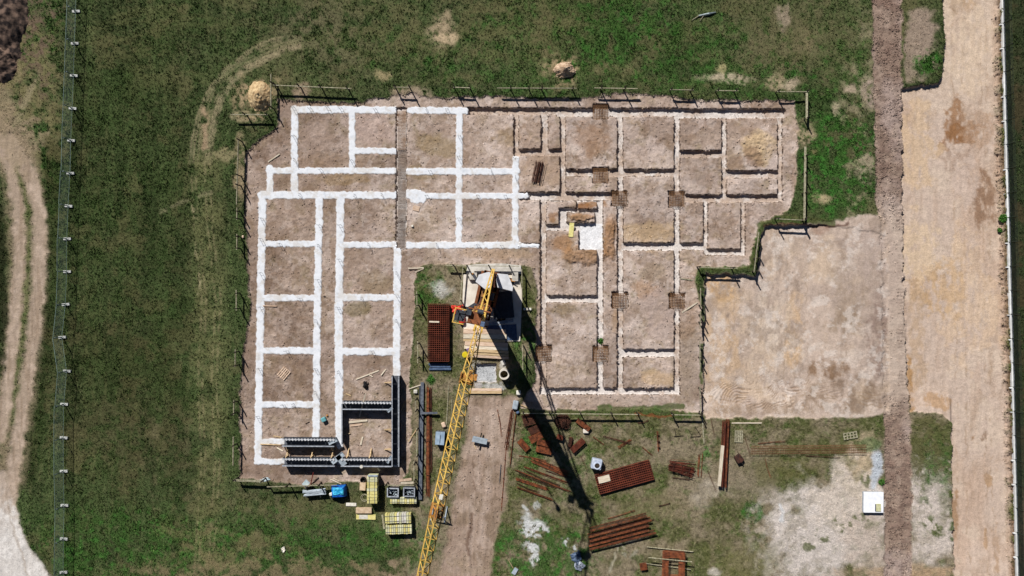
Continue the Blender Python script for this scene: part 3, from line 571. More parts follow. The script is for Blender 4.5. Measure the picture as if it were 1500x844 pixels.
# ------------------------------------------------------------------ profile (batter) boards
def batter(x0,y0,x1,y1,posts,label,h=1.05,ph=1.75,bw=0.10,m=None,brace=False,grp='profile boards around the dig'):
    """board seen at photo pixels (x0,y0)-(x1,y1), h metres up; posts at fractions"""
    A0=Vector((*P(x0,y0,h),0)); A1=Vector((*P(x1,y1,h),0)); c=(A0+A1)/2; d=(A1-A0); a=math.atan2(d.y,d.x); Ln=d.length
    gx,gy=(x0+x1)/2,(y0+y1)/2; t=thing('profile_board',label,'profile board',(c.x,c.y,gmax(gx,gy)-0.02),a,grp)
    MB().box((0,-0.05,h-0.11),(Ln,0.035,0.22)).box((0,-0.05,h+0.01),(Ln,bw,0.025)).build('board',m or WOODG,t)
    for f in posts:
        px=(f-0.5)*Ln; j=rnd.uniform(-.03,.03)
        MB().bar((px,0.03,-0.3),(px+j,0.03,ph+rnd.uniform(-.1,.08)),0.10).build('stake',STAKE if not m else m,t)
        if brace: MB().bar((px,0.03,1.2),(px+0.1,0.9,0.02),0.05).build('brace',WOODG,t)
    return t
BB=[
 ((399,124,515,129),(.03,.33,.6,.94),'longest dirty board at the northwest corner of the dig, four stakes beneath'),
 ((397.3,108,397.3,160),(.25,.95),'thin board running up and down beside the rounded sand heap'),
 ((338,167,392,167.3),(.37,.96),'grey board just below the rounded sand heap at the northwest corner'),
 ((577,127,602,127.4),(.05,.9),'short dark board above the north end of the rebar strip'),
 ((664,127,689,128),(.04,.98),'short board above the last white footing corner on the north edge'),
 ((728,128,845,128.4),(.17,.4,.56,.95),'long board over the dark trench on the north edge, below the small sand heap'),
 ((871,128,934,129),(.16,.7),'board above the northernmost rebar cage pit'),
 ((982,130.5,1016,131),(.05,.93),'short board right of the rebar cage on the north edge'),
 ((1050,132,1082,132.3),(.05,.9),'short faint board between two others near the north east end'),
 ((1139,133.3,1185,133.6),(.03,.95),'board with slanted braces at the northeast corner of the dig'),
 ((1182.6,136,1182.6,174),(.95,),'upper thick pale board standing east of the dig in bright grass'),
 ((1180.5,215,1179,323),(.12,.35,.62,.97),'longest thick pale board standing east of the dig'),
 ((1138,320,1181,322),(.03,.97),'board over the grassy step at the top of the sand platform'),
 ((1112.6,340,1105.5,399),(.35,.65,.97),'steep board along the inner step left of the sand platform'),
 ((1023.5,391,1081,392.6),(.02,.88),'board over the grassy lip at the upper left of the sand platform'),
 ((1027,422,1027,450),(.2,.9),'upper board on the left edge of the sand platform'),
 ((1026.8,458,1026.8,482),(.15,.6),'second board down the left edge of the sand platform'),
 ((1026.5,500,1026.5,535),(.2,.7),'third board down the left edge of the sand platform'),
 ((1026.5,566,1027.5,606),(.1,.97),'lowest board on the left edge of the sand platform'),
 ((763,605,938,606.6),(.02,.24,.5,.76,.98),'very long pale board on stakes south of the trenches, crossed by the crane shadow'),
 ((984,607,1028,607.6),(.04,.97),'short pale board at the lower left corner of the sand platform'),
 ((653,388,684,389),(.35,.98),'board over the grass at the upper left of the crane pad'),
 ((679,390,674,446),(.06,.9),'board standing along the left side of the crane pad'),
 ((690,389,760,389.5),(.37,.8),'board across the upper edge of the crane pad'),
 ((765,394,765.5,444),(.08,.85),'board along the right side of the crane pad in the grass'),
 ((766,505,766.5,542),(.05,.6),'board in the green patch right of the concrete ring'),
 ((611,427,611.5,450),(.2,.9),'board left of the upper end of the red mesh stack'),
 ((612.5,500,612.5,532),(.1,.75),'board left of the lower end of the red mesh stack'),
 ((609,583,609.5,606),(.1,.8),'small board beside the dark grey beam, upper one'),
 ((611,627,611,669),(.05,.97),'yellowish board beside the dark grey beam, with a sloping plank'),
 ((607,676,607,708),(.1,.9),'board near the lower end of the dark grey beam'),
 ((342,703,386,704.5),(.05,.97),'bright thick board at the southwest corner of the dig'),
 ((389,713,493,710),(.3,.75),'long thin board behind the grey panel pile at the south edge'),
 ((563,710.5,609,711),(.06,.97),'thin board above the two black crates'),
 ((349.6,203,347,300),(.02,.55,.7),'long thin board down the upper west edge of the dig'),
 ((347.6,304,347.4,322),(.3,.9),'short board on the west edge, level with the first row of rooms'),
 ((347.6,343,347.4,366),(.15,.9),'short board on the west edge with a pale block beside it'),
 ((346.6,425,346.6,455),(.15,.9),'short board on the west edge, at the widest bulge of bare soil'),
 ((345,512,344.6,538),(.15,.9),'short board on the west edge, level with the room holding the pallet'),
 ((343,586,342.5,608),(.15,.9),'short board on the west edge above the lowest west board'),
 ((342,640,341.6,682),(.3,),'lowest thin board on the west edge of the dig'),
]
for c,p,l in BB:
    thick='thick' in l
    yel='yellowish' in l or 'bright' in l
    batter(*c,p,l,bw=0.24 if thick else 0.075,m=None)
    if yel:
        for ch in COL.objects[-1:]: pass
# ------------------------------------------------------------------ rebar things
def cage(x,y,w,h,label,hz=0.40,sp=0.17):
    """square reinforcement cage in its pit: two mats, hoops and starter bars"""
    X0,Y0,zz=G(x,y); zz=-0.66; w*=S; h*=S
    t=thing('rebar_cage',label,'rebar cage',(X0,Y0,zz),R(rnd.uniform(-2,2)),'square rebar cages in the pits')
    for nm,z0 in(('top_mat',hz),('bottom_mat',0.06)):
        m_=MB(); nxx=int(w/sp); nyy=int(h/sp)
        for k in range(nxx+1): xx=-w/2+w*k/nxx; m_.bar((xx,-h/2,z0),(xx,h/2,z0),0.026)
        for k in range(nyy+1): yy=-h/2+h*k/nyy; m_.bar((-w/2,yy,z0+.02),(w/2,yy,z0+.02),0.026)
        m_.build(nm,RUSTB,t)
    m_=MB()
    for k in range(nxx+1):
        for sy in(-1,1): m_.bar((-w/2+w*k/nxx,sy*h/2,0.06),(-w/2+w*k/nxx,sy*h/2,hz+.02),0.02)
    m_.build('side_bars',RUSTB,t)
    m_=MB()
    for sx in(-.16,.16):
        for sy in(-.16,.16): m_.bar((sx,sy,0.1),(sx*1.1,sy*1.1,hz+1.25),0.024)
    for zz2 in(0.8,1.1,1.4): m_.bar((-.17,-.17,zz2),(.17,-.17,zz2),.014).bar((.17,-.17,zz2),(.17,.17,zz2),.014).bar((.17,.17,zz2),(-.17,.17,zz2),.014).bar((-.17,.17,zz2),(-.17,-.17,zz2),.014)
    m_.build('starter_bars',RUSTD,t)
for x,y,l in((880,164,'square rebar cage sunk in the pit on the top trench'),(880,257,'square rebar cage just above the small maze of trenches'),(908,290,'square rebar cage right of the small maze of trenches, below the trench junction'),
  (992,291,'square rebar cage in the upper right trench crossing, among the eastern rooms'),(908.5,440.5,'square rebar cage in the middle of the corridor between the two long southern rooms'),(992.5,441,'square rebar cage nearest the grassy edge of the sand platform'),
  (796.5,518,'square rebar cage at the tip of the big crane shadow'),(880.5,519,'square rebar cage in the white-floored trench left of the corridor')):
    cage(x,y,21,21,l)
# bars standing out of the footings: small starter pairs leave the fine slanting shadows
def strip_mesh(x0,y0,x1,y1,label,m,zz=-0.16):
    X0,Y0=P((x0+x1)/2,(y0+y1)/2); w=(x1-x0)*S; h=(y1-y0)*S
    t=thing('rebar_strip',label,'rebar mesh',(X0,Y0,zz),0,'mesh lengths laid in the long narrow trench')
    for nm,z0 in(('top_mat',0.0),):
        b=MB(); n1=7; n2=int(h/0.15)
        for k in range(n1+1): xx=-w/2+w*k/n1; b.bar((xx,-h/2,z0),(xx,h/2,z0),0.026)
        for k in range(n2+1): yy=-h/2+h*k/n2; b.bar((-w/2,yy,z0+.02),(w/2,yy,z0+.02),0.026)
        b.build(nm,m,t)
strip_mesh(581.5,163,594,219,'orange-brown top length of mesh in the long narrow trench',RUSTB)
strip_mesh(581,217,593.8,323,'long greyish middle length of mesh in the long narrow trench',mat('grey_brown_steel',(128,112,100),(92,78,68),0.85,scale=5),-0.20)
strip_mesh(580.5,320,592,363,'short lowest length of mesh in the long narrow trench',mat('grey_brown_steel',(128,112,100)),-0.15)
def mesh_stack(x,y,w,h,rz,n,label,sp=0.225,bw=0.048,gap=0.055):
    X0,Y0,zz=G(x,y); w*=S; h*=S
    t=thing('rebar_mesh_stack',label,'rebar mesh stack',(X0,Y0,zz+0.1),rz,'stacks of rusty mesh sheets')
    for k in (-1,0,1):
        MB().box((0 if h>w else k*w*0.36,k*h*0.36 if h>w else 0,-0.03),(w*.98 if h>w else .1,.1 if h>w else h*.98,0.12)).build('bearer',WOODD,t)
    base=MB(); n1=int(w/sp); n2=int(h/sp)
    for k in range(n1+1): xx=-w/2+w*k/n1; base.bar((xx,-h/2,0),(xx,h/2,0),bw*.9,0.03)
    for k in range(n2+1): yy=-h/2+h*k/n2; base.bar((-w/2,yy,.025),(w/2,yy,.025),bw,0.03)
    me=base.mesh('mesh_sheet',RUSTR)
    for k in range(n):
        o=bpy.data.objects.new('mesh_sheet',me); COL.objects.link(o); o.parent=t; o.location=(rnd.uniform(-.012,.012),rnd.uniform(-.012,.012),0.05+k*gap)
    return t
mesh_stack(643,487,30.5,83,0,11,'tall dark red mesh stack standing up and down, left of the crane pad')
mesh_stack(914,698,82,29,R(15.5),5,'flat dark red mesh stack lying aslant in the yard with a pale sheet on it')
solo('plywood_sheet',MB().box((0,0,0),(17*S,9.5*S,0.03)),WOODW,(*P(885,702,.5),gmax(885,702)+0.46),R(14),'small cream plywood sheet lying on the slanting mesh stack','sheet')
solo('plank',MB().box((0,0,0),(14.5*S,2.2*S,0.04)),WOODW,(*P(636,471.5,.8),gmax(643,487)+0.80),R(-2),'short white plank lying on the tall mesh stack','plank')
# blue-grey beams at the foot of the stack
for k,(yy,x0,x1) in enumerate(((533.5,628,656),(537,630,660),(540.5,629,661))):
    x_,y_,z_=G((x0+x1)/2,yy); solo('steel_beam',MB().box((0,0,.1),((x1-x0)*S,.2,.2)).box((0,0,.21),((x1-x0)*S,.09,.02)),STEELBLUE,(x_,y_,z_),R(rnd.uniform(-1.5,1.5)),('blue-grey beam touching the lower end of the tall mesh stack','blue-grey beam, middle of three below the tall mesh stack','lowest blue-grey beam below the tall mesh stack')[k],'beam','beams below the tall mesh stack')
def bundle(x0,y0,x1,y1,n,w,label,m=RUST,name='rebar_bundle',cat='rebar bundle',r=0.016,lift=0.05,hz=0.1,grp='loose rebar bundles on the yard',ties=True,fan=0.0):
    a=Vector((*P(x0,y0),0)); b=Vector((*P(x1,y1),0)); c=(a+b)/2; d=b-a; Ln=d.length
    t=thing(name,label,cat,(c.x,c.y,gmax((x0+x1)/2,(y0+y1)/2)),math.atan2(d.y,d.x),grp)
    mb=MB()
    for k in range(n):
        o1=rnd.gauss(0,.30)*w; o2=o1+rnd.gauss(0,.32)*w*(.5+fan); e=rnd.uniform(0,.12)*Ln; z=lift+rnd.uniform(0,hz)
        mb.bar((-Ln/2+e*.5,o1,z),(Ln/2-rnd.uniform(-.02,.10)*Ln,o2,z+rnd.uniform(-.02,.03)),r*2)
    mb.build('bars',m,t)
    if ties:
        mb=MB()
        for f in(-.3,0,.3): mb.box((f*Ln,0,lift+hz/2),(.03,w*1.02,hz+.04))
        mb.build('tie_wire',RUSTD,t)
    return t
bundle(778,672,832,695,16,.42,'thickest rusty bar bundle between the flat cages and the crane shadow',RUSTO)
bundle(767,683,835,708,7,.22,'thin rusty bars just below the thickest bundle, near the crane shadow',RUST)
bundle(754,688,835,720,9,.25,'long rusty bar bundle, third down in the fan left of the crane shadow')
bundle(754,700,804,717,9,.25,'shorter rusty bar bundle, fourth down in the fan left of the crane shadow',RUSTO)
bundle(756,713,812,733,5,.16,'lowest thin rusty bars of the fan left of the crane shadow')
bundle(758,693,815,716,4,.2,'sparse rusty rods between the third and fourth bundles of the fan',RUSTD,ties=False)
bundle(750,600,741,660,10,.30,'brown bar bundle at the upper right edge of the driveway, left one',RUST)
bundle(741,655,734,747,5,.14,'long thin brown rods running down the right edge of the driveway',RUST)
bundle(756,604,747,684,4,.10,'thin brown rods right of the bundle on the driveway edge',RUST)
bundle(733.5,680,731.5,708,3,.16,'short dark grey bars lying on the right edge of the driveway',MGRY,ties=False)
bundle(627,564,627.5,728,26,.34,'very long red-brown bar bundle beside the dark grey beam',RUST,hz=.3)
bundle(631.5,566,632,690,8,.16,'long thin brown bar bundle right of the red-brown one',RUSTD)
bundle(882,638,924,650,4,.2,'two crossing rusty rods in the middle of the yard, longer one',RUSTD,fan=.8,ties=False)
bundle(905,657,925,644,5,.22,'short rusty rods crossing the longer ones mid yard',RUST,ties=False)
bundle(963,631,965,661,8,.28,'short upright brown bar bundle below the long pale board',RUST,hz=.2)
bundle(1024,664,1022,698,4,.10,'orange thin bars left of the tall ladder bundle',RUSTO); bundle(1029,664,1027,698,3,.08,'second set of orange thin bars next to the first, nearer the ladder bundle',RUSTO)
bundle(978,682,1016,691,44,1.0,'fat rust-red bar bundle right of the slanting mesh stack',RUSTR,hz=.4,fan=.2)
bundle(779,235,799,237,2,.1,'tiny crossing rod at the bundle on the room floor',RUSTD,ties=False) if False else None
bundle(784,268,791,236,34,.85,'dark rusty bars laid in a small upper room of the dig',RUSTD,hz=.3,grp=None,ties=False,fan=-.45)
bundle(748,602,762,590,3,.2,'curved red-brown bars beside the grey sack',RUSTD,ties=False)
# flat cages (stirrup bundles)
def boxcage(x,y,w,h,ang,label,m=RUSTO,hz=.35,grp='rusty stirrup cages heaped beside the crane shadow'):
    X0,Y0,zz=G(x,y); w*=S; h*=S; t=thing('stirrup_cage',label,'rebar cage',(X0,Y0,zz+.02),R(ang),grp)
    hp=MB(); n=int(w/.05)
    for k in range(n+1):
        xx=-w/2+w*k/n; j=rnd.uniform(-.015,.015)
        hp.bar((xx,-h/2,hz+j),(xx,h/2,hz+j),.03); hp.bar((xx,-h/2,.02),(xx,h/2,.02),.03); hp.bar((xx,-h/2,.02),(xx,-h/2,hz),.03); hp.bar((xx,h/2,.02),(xx,h/2,hz),.03)
    hp.build('stirrups',m,t)
    lb=MB()
    for yy in np.linspace(-h/2+.03,h/2-.03,6):
        for z in(.05,hz-.03): lb.bar((-w/2-.05,yy,z),(w/2+.05,yy,z),.03)
    lb.build('long_bars',RUST,t)
boxcage(785,640,19,10.5,28,'orange flat stirrup cage, brightest in the heap beside the crane shadow')
boxcage(767,651.5,18,8.5,-48,'orange stirrup cage leaning down right, leftmost in the heap')
boxcage(796,648.5,18,8,-14,'short orange stirrup cage tucked under the brightest one')
boxcage(796.5,659,22,8.5,-13,'lowest orange stirrup cage of the heap, lying across')
boxcage(774.5,614,17,16,15,'large dark stirrup cage under the end of the long pale board',RUSTD,.5)
boxcage(783,628.5,17,10,24,'dark brown stirrup cage between the large dark one and the brightest one',RUSTD,.45)
boxcage(846,652,23,8,42,'long rust-red stirrup cage right of the crane shadow, tilted up right',RUSTR,.45)
boxcage(835,647,13,4.5,80,'small brown stirrup cage beside the long tilted one',RUSTD,.3)
boxcage(854,622,22,6.5,-38,'narrow stirrup cage below the long pale board, tilted down right',RUST,.4)
boxcage(820,640,8,6,-20,'small rusty cage half inside the crane shadow',RUSTR,.5)
boxcage(942,829,9,9,10,'small orange lump of stirrups at the end of a pale pole',RUSTO,.4,None)
# spiky round heap of stirrups
X0,Y0,zz=G(824,617); t=thing('stirrup_heap','round dark brown heap of loose stirrups against the long pale board','rebar heap',(X0,Y0,zz)); mb=MB()
for k in range(260):
    a=rnd.uniform(0,6.28); r=rnd.uniform(0,.72); z=rnd.uniform(.05,.65*(1-r*.8)+.1); p=Vector((math.cos(a)*r,math.sin(a)*r,z)); b=rnd.uniform(0,3.14); l=rnd.uniform(.1,.22)
    u=Vector((math.cos(b)*l,math.sin(b)*l,rnd.uniform(-.1,.1))); v=Vector((-math.sin(b)*l,math.cos(b)*l,rnd.uniform(-.1,.1)))
    for q1,q2 in((p-u-v,p+u-v),(p+u-v,p+u+v),(p+u+v,p-u+v),(p-u+v,p-u-v)): mb.bar(q1,q2,.022)
mb.build('stirrups',RUSTD,t)
# lattice girders
def girder(x0,y0,x1,y1,label,w=.42,n=3,m=RUST,m2=RUSTD):
    a=Vector((*P(x0,y0),0)); b=Vector((*P(x1,y1),0)); c=(a+b)/2; d=b-a; Ln=d.length
    t=thing('lattice_girder',label,'rebar girder',(c.x,c.y,gmax((x0+x1)/2,(y0+y1)/2)+.03),math.atan2(d.y,d.x),'rusty girders laid in a row')
    ch=MB(); wb=MB()
    for s_ in(-1,1):
        ch.bar((-Ln/2,s_*w/2,.04),(Ln/2,s_*w/2,.04),.05); ch.bar((-Ln/2,s_*w*.14,.5),(Ln/2,s_*w*.14,.5),.06)
        k=-Ln/2; 
        while k<Ln/2-.17: wb.bar((k,s_*w/2,.04),(k+.08,s_*w*.14,.5),.028); wb.bar((k+.08,s_*w*.14,.5),(k+.17,s_*w/2,.04),.028); k+=.17
    k=-Ln/2
    while k<Ln/2: wb.bar((k,-w/2,.04),(k,w/2,.04),.028); k+=.17
    ch.build('chords',m,t); wb.build('web',m2,t)
gl=['uppermost rusty girder of the row at the bottom of the yard','second rusty girder from the top of the row at the bottom of the yard','third rusty girder of the row at the bottom of the yard','fourth rusty girder of the row, its end sticking out to the right','lowest rusty girder of the row at the bottom of the yard']
for k,(p,q) in enumerate((((864,776),(947,754)),((861,785),(953,760)),((863,791),(950,768)),((862,798),(950,775)),((863,803),(960,778.5)))): girder(*p,*q,gl[k],m=RUSTO if k%2 else RUST)
girder(1060.5,616,1056,712,'tall red ladder-like girder with a white beam beside it',w=.35,m=RUSTR,m2=RUSTR); girder(1065.5,614,1061,713,'second ladder-like girder, right of the tall red one',w=.3,m=RUST,m2=RUSTR)
solo('timber_beam',MB().box((0,0,.1),(59*S,.33,.2)),WOODW,(*P(1055.5,682,.5),gmax(1055,682)+.5),R(85),'long white timber beam lying on the tall red girder','timber beam')
# ladder mesh roll right
a=Vector((*P(1100,659),0)); b=Vector((*P(1268,657),0)); t=thing('mesh_cage_run','very long thin brown mesh cage lying across the right side of the yard','rebar cage',((a+b)[0]/2,(a+b)[1]/2,gmax(1184,658)),math.atan2((b-a).y,(b-a).x)); Ln=(b-a).length
mb=MB()
for yy in(-.42,-.14,.14,.42):
    for z in(.04,.34): mb.bar((-Ln/2,yy,z),(Ln/2,yy+rnd.uniform(-.04,.04),z),.022)
mb.build('long_bars',RUSTB,t); mb=MB(); k=-Ln/2
while k<Ln/2:
    mb.bar((k,-.42,.34),(k,.42,.34),.016).bar((k,-.42,.04),(k,.42,.04),.016).bar((k,-.42,.04),(k,-.42,.34),.016).bar((k,.42,.04),(k,.42,.34),.016); k+=.2
mb.build('hoops',RUSTB,t)
# big square cage at the bottom
t=thing('square_cage','big square orange-brown cage open in the middle at the bottom edge','rebar cage',(*P(985,827),gmax(985,827)),R(-2)); mb=MB()
def ringcage(mb,W,H,wb,z0,z1):
    for z in(z0,z1):
        for k in range(7):
            o=k*wb/6; mb.bar((-W/2+o,-H/2,z),(-W/2+o,H/2,z),.03).bar((W/2-o,-H/2,z),(W/2-o,H/2,z),.03).bar((-W/2,-H/2+o,z),(W/2,-H/2+o,z),.03).bar((-W/2,H/2-o,z),(W/2,H/2-o,z),.03)
        n=26
        for k in range(n+1):
            xx=-W/2+W*k/n; mb.bar((xx,H/2-wb,z),(xx,H/2,z),.025).bar((xx,-H/2,z),(xx,-H/2+wb,z),.025); yy=-H/2+H*k/n; mb.bar((-W/2,yy,z),(-W/2+wb,yy,z),.025).bar((W/2-wb,yy,z),(W/2,yy,z),.025)
    for k in range(n+1):
        xx=-W/2+W*k/n
        for s_ in(-1,1): mb.bar((xx,s_*H/2,z0),(xx,s_*H/2,z1),.022).bar((s_*W/2,-H/2+H*k/n,z0),(s_*W/2,-H/2+H*k/n,z1),.022)
ringcage(mb,31*S,42*S,.55,.25,.85); mb.build('ring_mesh',RUSTO,t)
for k,(p,q) in enumerate((((949.5,804.6),(1017.5,811.6)),((950,816.8),(1013,823)),((947,829),(1014,838)))):
    c=Vector(P((p[0]+q[0])/2,(p[1]+q[1])/2,.9)); L_=math.hypot(q[0]-p[0],q[1]-p[1])*S
    solo('wooden_pole',MB().tube((-L_/2,0,0),(L_/2,0,0),.055,8),WOODG,(c.x,c.y,gmax(985,827)+(.16,.93,.16)[k]),math.atan2(-(q[1]-p[1]),q[0]-p[0]),('upper pale pole through the big square cage','middle pale pole across the big square cage','lowest pale pole through the big square cage, ending at the rusty lump')[k],'pole','pale poles carrying the square cage')
# ------------------------------------------------------------------ tower crane (self-erecting), one thing
JU=Vector((-.2245,-1,0)).normalized()       # direction of the jib on the ground
mx,my=P(709,455); CZ=gmax(710,455)
crane=thing('tower_crane','yellow self-erecting tower crane with grey ballast, its long lattice jib reaching down over the yard','crane',(mx,my,CZ))
JA=math.atan2(JU.y,JU.x); JN=Vector((-JU.y,JU.x,0))
def L(f,s,z): v=JU*f+JN*s; return (v.x,v.y,z)      # forward, sideways, up
# chassis centre lies between mast and ballast
CF=-1.6
mb=MB(); 
for a in(45,135,225,315):
    c,s_=math.cos(R(a)),math.sin(R(a)); mb.bar(L(CF+.5*c,.5*s_,.55),L(CF+2.9*c,2.9*s_,.5),.3,.3)
mb.ring((JU.x*CF,JU.y*CF),0.4,0.8,.3,.9); mb.build('undercarriage',DGRY,crane)
for a in(45,135,225,315):
    c,s_=math.cos(R(a)),math.sin(R(a)); p=L(CF+2.9*c,2.9*s_,0); o=MB().tube((p[0],p[1],.1),(p[0],p[1],.75),.09,10).build('outrigger',ORG,crane)
    MB().box((p[0],p[1],.06),(.9,.9,.14),JA).build('foot_pad',WOODD if a!=225 else CONC,o)
mb=MB(); mb.ring((JU.x*CF,JU.y*CF),0.2,0.85,.9,1.05); 
for s_ in(-.75,.75): mb.bar(L(-4.3,s_,1.2),L(.9,s_,1.2),.22,.3)
mb.bar(L(.8,-.85,1.2),L(.8,.85,1.2),.25,.3).bar(L(-4.2,-.85,1.2),L(-4.2,.85,1.2),.25,.3).bar(L(-1.6,-.85,1.2),L(-1.6,.85,1.2),.25,.3)
mb.box(L(-2.4,0,1.32),(3.6,2.3,.06),JA); mb.build('slewing_platform',BRN,crane)
q1,q2=P(737,447); MB().box((q1-mx,q2-my,.36),(2.2,2.9,.3),.1).build('shade_block',DGRY,crane,bevel=.03)  # dark block added to deepen the ballast shadow on the pad
mb=MB().box(L(-2.0,-.35,1.75),(1.1,.55,.75),JA); mb.build('control_cabinet',ORG,crane)
p=L(-1.3,.45,1.7); q=L(-2.1,.45,1.7); o=MB().tube(p,q,.32,16).build('winch_drum',DGRY,crane); MB().tube(L(-1.2,.45,1.7),L(-1.25,.45,1.7),.45,16).tube(L(-2.15,.45,1.7),L(-2.2,.45,1.7),.45,16).build('flange',ORG,o)
# ballast: two leaning-out stacks of cast slabs
bx0,by0=P(725,412,5.5); bx0-=mx; by0-=my
sh1=[(697,413),(702,402.5),(716,398.5),(722,402),(718,421),(711,424)]; sh2=[(728.5,401),(744,402.5),(751.5,421),(750.5,427),(729,421.5),(727,410)]
for sh in(sh1,sh2):
    pts=[(P(x,y,5.5)[0]-mx,P(x,y,5.5)[1]-my) for x,y in sh]; cx=sum(p[0] for p in pts)/len(pts); cy=sum(p[1] for p in pts)/len(pts)
    for k in range(10):
        j=rnd.uniform(-.02,.02); pp=[(x+j,y+j) for x,y in pts]; MB().prism(pp,1.36+k*.47,1.36+k*.47+.44).build('ballast_slab',BAL,crane,bevel=.03)
mb=MB()
for (x,y) in ((724,402),(724,420)): X_,Y_=P(x,y,5.5); mb.bar((X_-mx,Y_-my,1.3),(X_-mx,Y_-my,5.7),.16)
mb.bar((P(724,402,5.5)[0]-mx,P(724,402,5.5)[1]-my,5.6),(P(724,420,5.5)[0]-mx,P(724,420,5.5)[1]-my,5.6),.12); mb.build('ballast_post',RUSTD,crane)
# mast
HT=22.0
def lattice4(w,z0,z1,step,fn,cw=.13,bw=.06):
    mb=MB(); c=[(-w/2,-w/2),(w/2,-w/2),(w/2,w/2),(-w/2,w/2)]
    for a in c: mb.bar(fn(*a,z0),fn(*a,z1),cw)
    z=z0; k=0
    while z<z1-.01:
        z2=min(z1,z+step)
        for i in range(4):
            a,b=c[i],c[(i+1)%4]; mb.bar(fn(*a,z),fn(*b,z),bw)
            (mb.bar(fn(*a,z),fn(*b,z2),bw) if k%2 else mb.bar(fn(*b,z),fn(*a,z2),bw))
        z=z2; k+=1
    return mb
fnm=lambda a,b,z:L(a,b,z)
def boxmast(w,z0,z1):
    mb=MB(); mb.box((0,0,(z0+z1)/2),(w,w,z1-z0),JA)
    for a,b in((-1,-1),(1,-1),(1,1),(-1,1)): mb.bar(L(a*w/2,b*w/2,z0),L(a*w/2,b*w/2,z1),.16)
    z=z0+.5
    while z<z1: mb.box((0,0,z),(w+.1,w+.1,.07),JA); z+=1.1
    return mb
boxmast(.88,1.2,12.2).build('lower_mast',ORG,crane)
boxmast(.78,12.2,HT-.6).build('upper_mast',YEL,crane)
mb=MB()
for s_ in(-.3,.3): mb.bar(L(-.50,s_,1.3),L(-.42,s_,HT-1.5),.07,.08)
mb.build('telescopic_rail',ORG,crane)
MB().box(L(0,0,11.6),(1.3,1.3,.18),JA).build('mast_collar',ORG,crane)
# ladder cover sheets (shade plates) on the back of the mast
# mast head, service platform
mb=MB(); mb.box(L(0,0,HT-.35),(1.0,1.1,.35),JA); mb.bar(L(-.7,-.7,HT-.5),L(-.7,1.2,HT-.5),.12).bar(L(.5,-.7,HT-.5),L(.5,1.2,HT-.5),.12); mb.build('mast_head',BRN,crane,bevel=.03)
o=MB().box(L(.1,-1.25,HT-.75),(.9,.8,.05),JA).build('platform',DGRY,crane)
mb=MB()
for f in(-.5,.7):
    for s_ in(-.8,-1.7): mb.bar(L(f,s_,HT-.75),L(f,s_,HT+.3),.05)
for z in(HT-.2,HT+.3): mb.bar(L(-.5,-1.7,z),L(.7,-1.7,z),.05).bar(L(-.5,-.8,z),L(-.5,-1.7,z),.05).bar(L(.7,-.8,z),L(.7,-1.7,z),.05)
mb.build('guard_rail',YEL,o)
MB().box(L(.35,.75,HT-.1),(.42,.34,.42),JA).build('motor',STEELBLUE,crane,bevel=.03)
MB().box(L(-.35,-.55,HT+.05),(.4,.4,.3),JA).tube(L(-.6,.1,HT+.1),L(-.6,.6,HT+.1),.2,12).build('pulley_block',DGRY,crane)
# jib
RISE=.10; J0=Vector(L(.35,.5,HT)); JL=31.0; JD=(JU+Vector((0,0,RISE))); 
def J(f,s,u): p=J0+JD*f+JN*s; return (p.x,p.y,p.z+u)
def wj(f): return .42+(.98-.42)*min(1,f/4.5) if f<15.5 else .98-.22*min(1,(f-15.5)/6)
def hj(f): return .25+.72*min(1,f/4.5) if f<15.5 else .92-.2*min(1,(f-15.5)/8)
def jibseg(f0,f1,nm,parent):
    mb=MB(); st=.92; n=int(round((f1-f0)/st)); fs=[f0+(f1-f0)*k/n for k in range(n+1)]
    for a,b in zip(fs[:-1],fs[1:]):
        for s_ in(-1,1): mb.bar(J(a,s_*wj(a)/2,0),J(b,s_*wj(b)/2,0),.095)
        mb.bar(J(a,0,hj(a)),J(b,0,hj(b)),.10); m_=(a+b)/2
        for s_ in(-1,1): mb.bar(J(a,s_*wj(a)/2,0),J(m_,0,hj(m_)),.06).bar(J(m_,0,hj(m_)),J(b,s_*wj(b)/2,0),.06)
        mb.bar(J(a,-wj(a)/2,0),J(a,wj(a)/2,0),.05); mb.bar(J(a,-wj(a)/2,0),J(b,wj(b)/2,0),.045)
    return mb.build(nm,YEL,parent)
jibseg(.2,14.9,'jib_section',crane); jibseg(15.7,31,'jib_section',crane)
mb=MB(); mb.bar(J(14.8,-.55,0),J(14.8,.55,0),.18).bar(J(15.75,-.55,0),J(15.75,.55,0),.18)
for s_ in(-.46,.46): mb.bar(J(14.7,s_,.02),J(15.9,s_,.02),.2)
mb.bar(J(14.7,0,.85),J(15.9,0,.85),.2).bar(J(14.9,-.4,.1),J(15.6,.4,.5),.12).bar(J(15.1,.4,.1),J(15.6,-.3,.7),.1); mb.box(J(15.2,0,.45),(.5,.35,.4),JA); mb.build('folding_joint',ORG,crane)
MB().box(J(13.9,.1,.95),(.42,.3,.2),JA).build('lamp',WB,crane,bevel=.04)
MB().box(J(21,0,.55),(.34,.3,.25),JA).build('lamp',YB2,crane,bevel=.04)
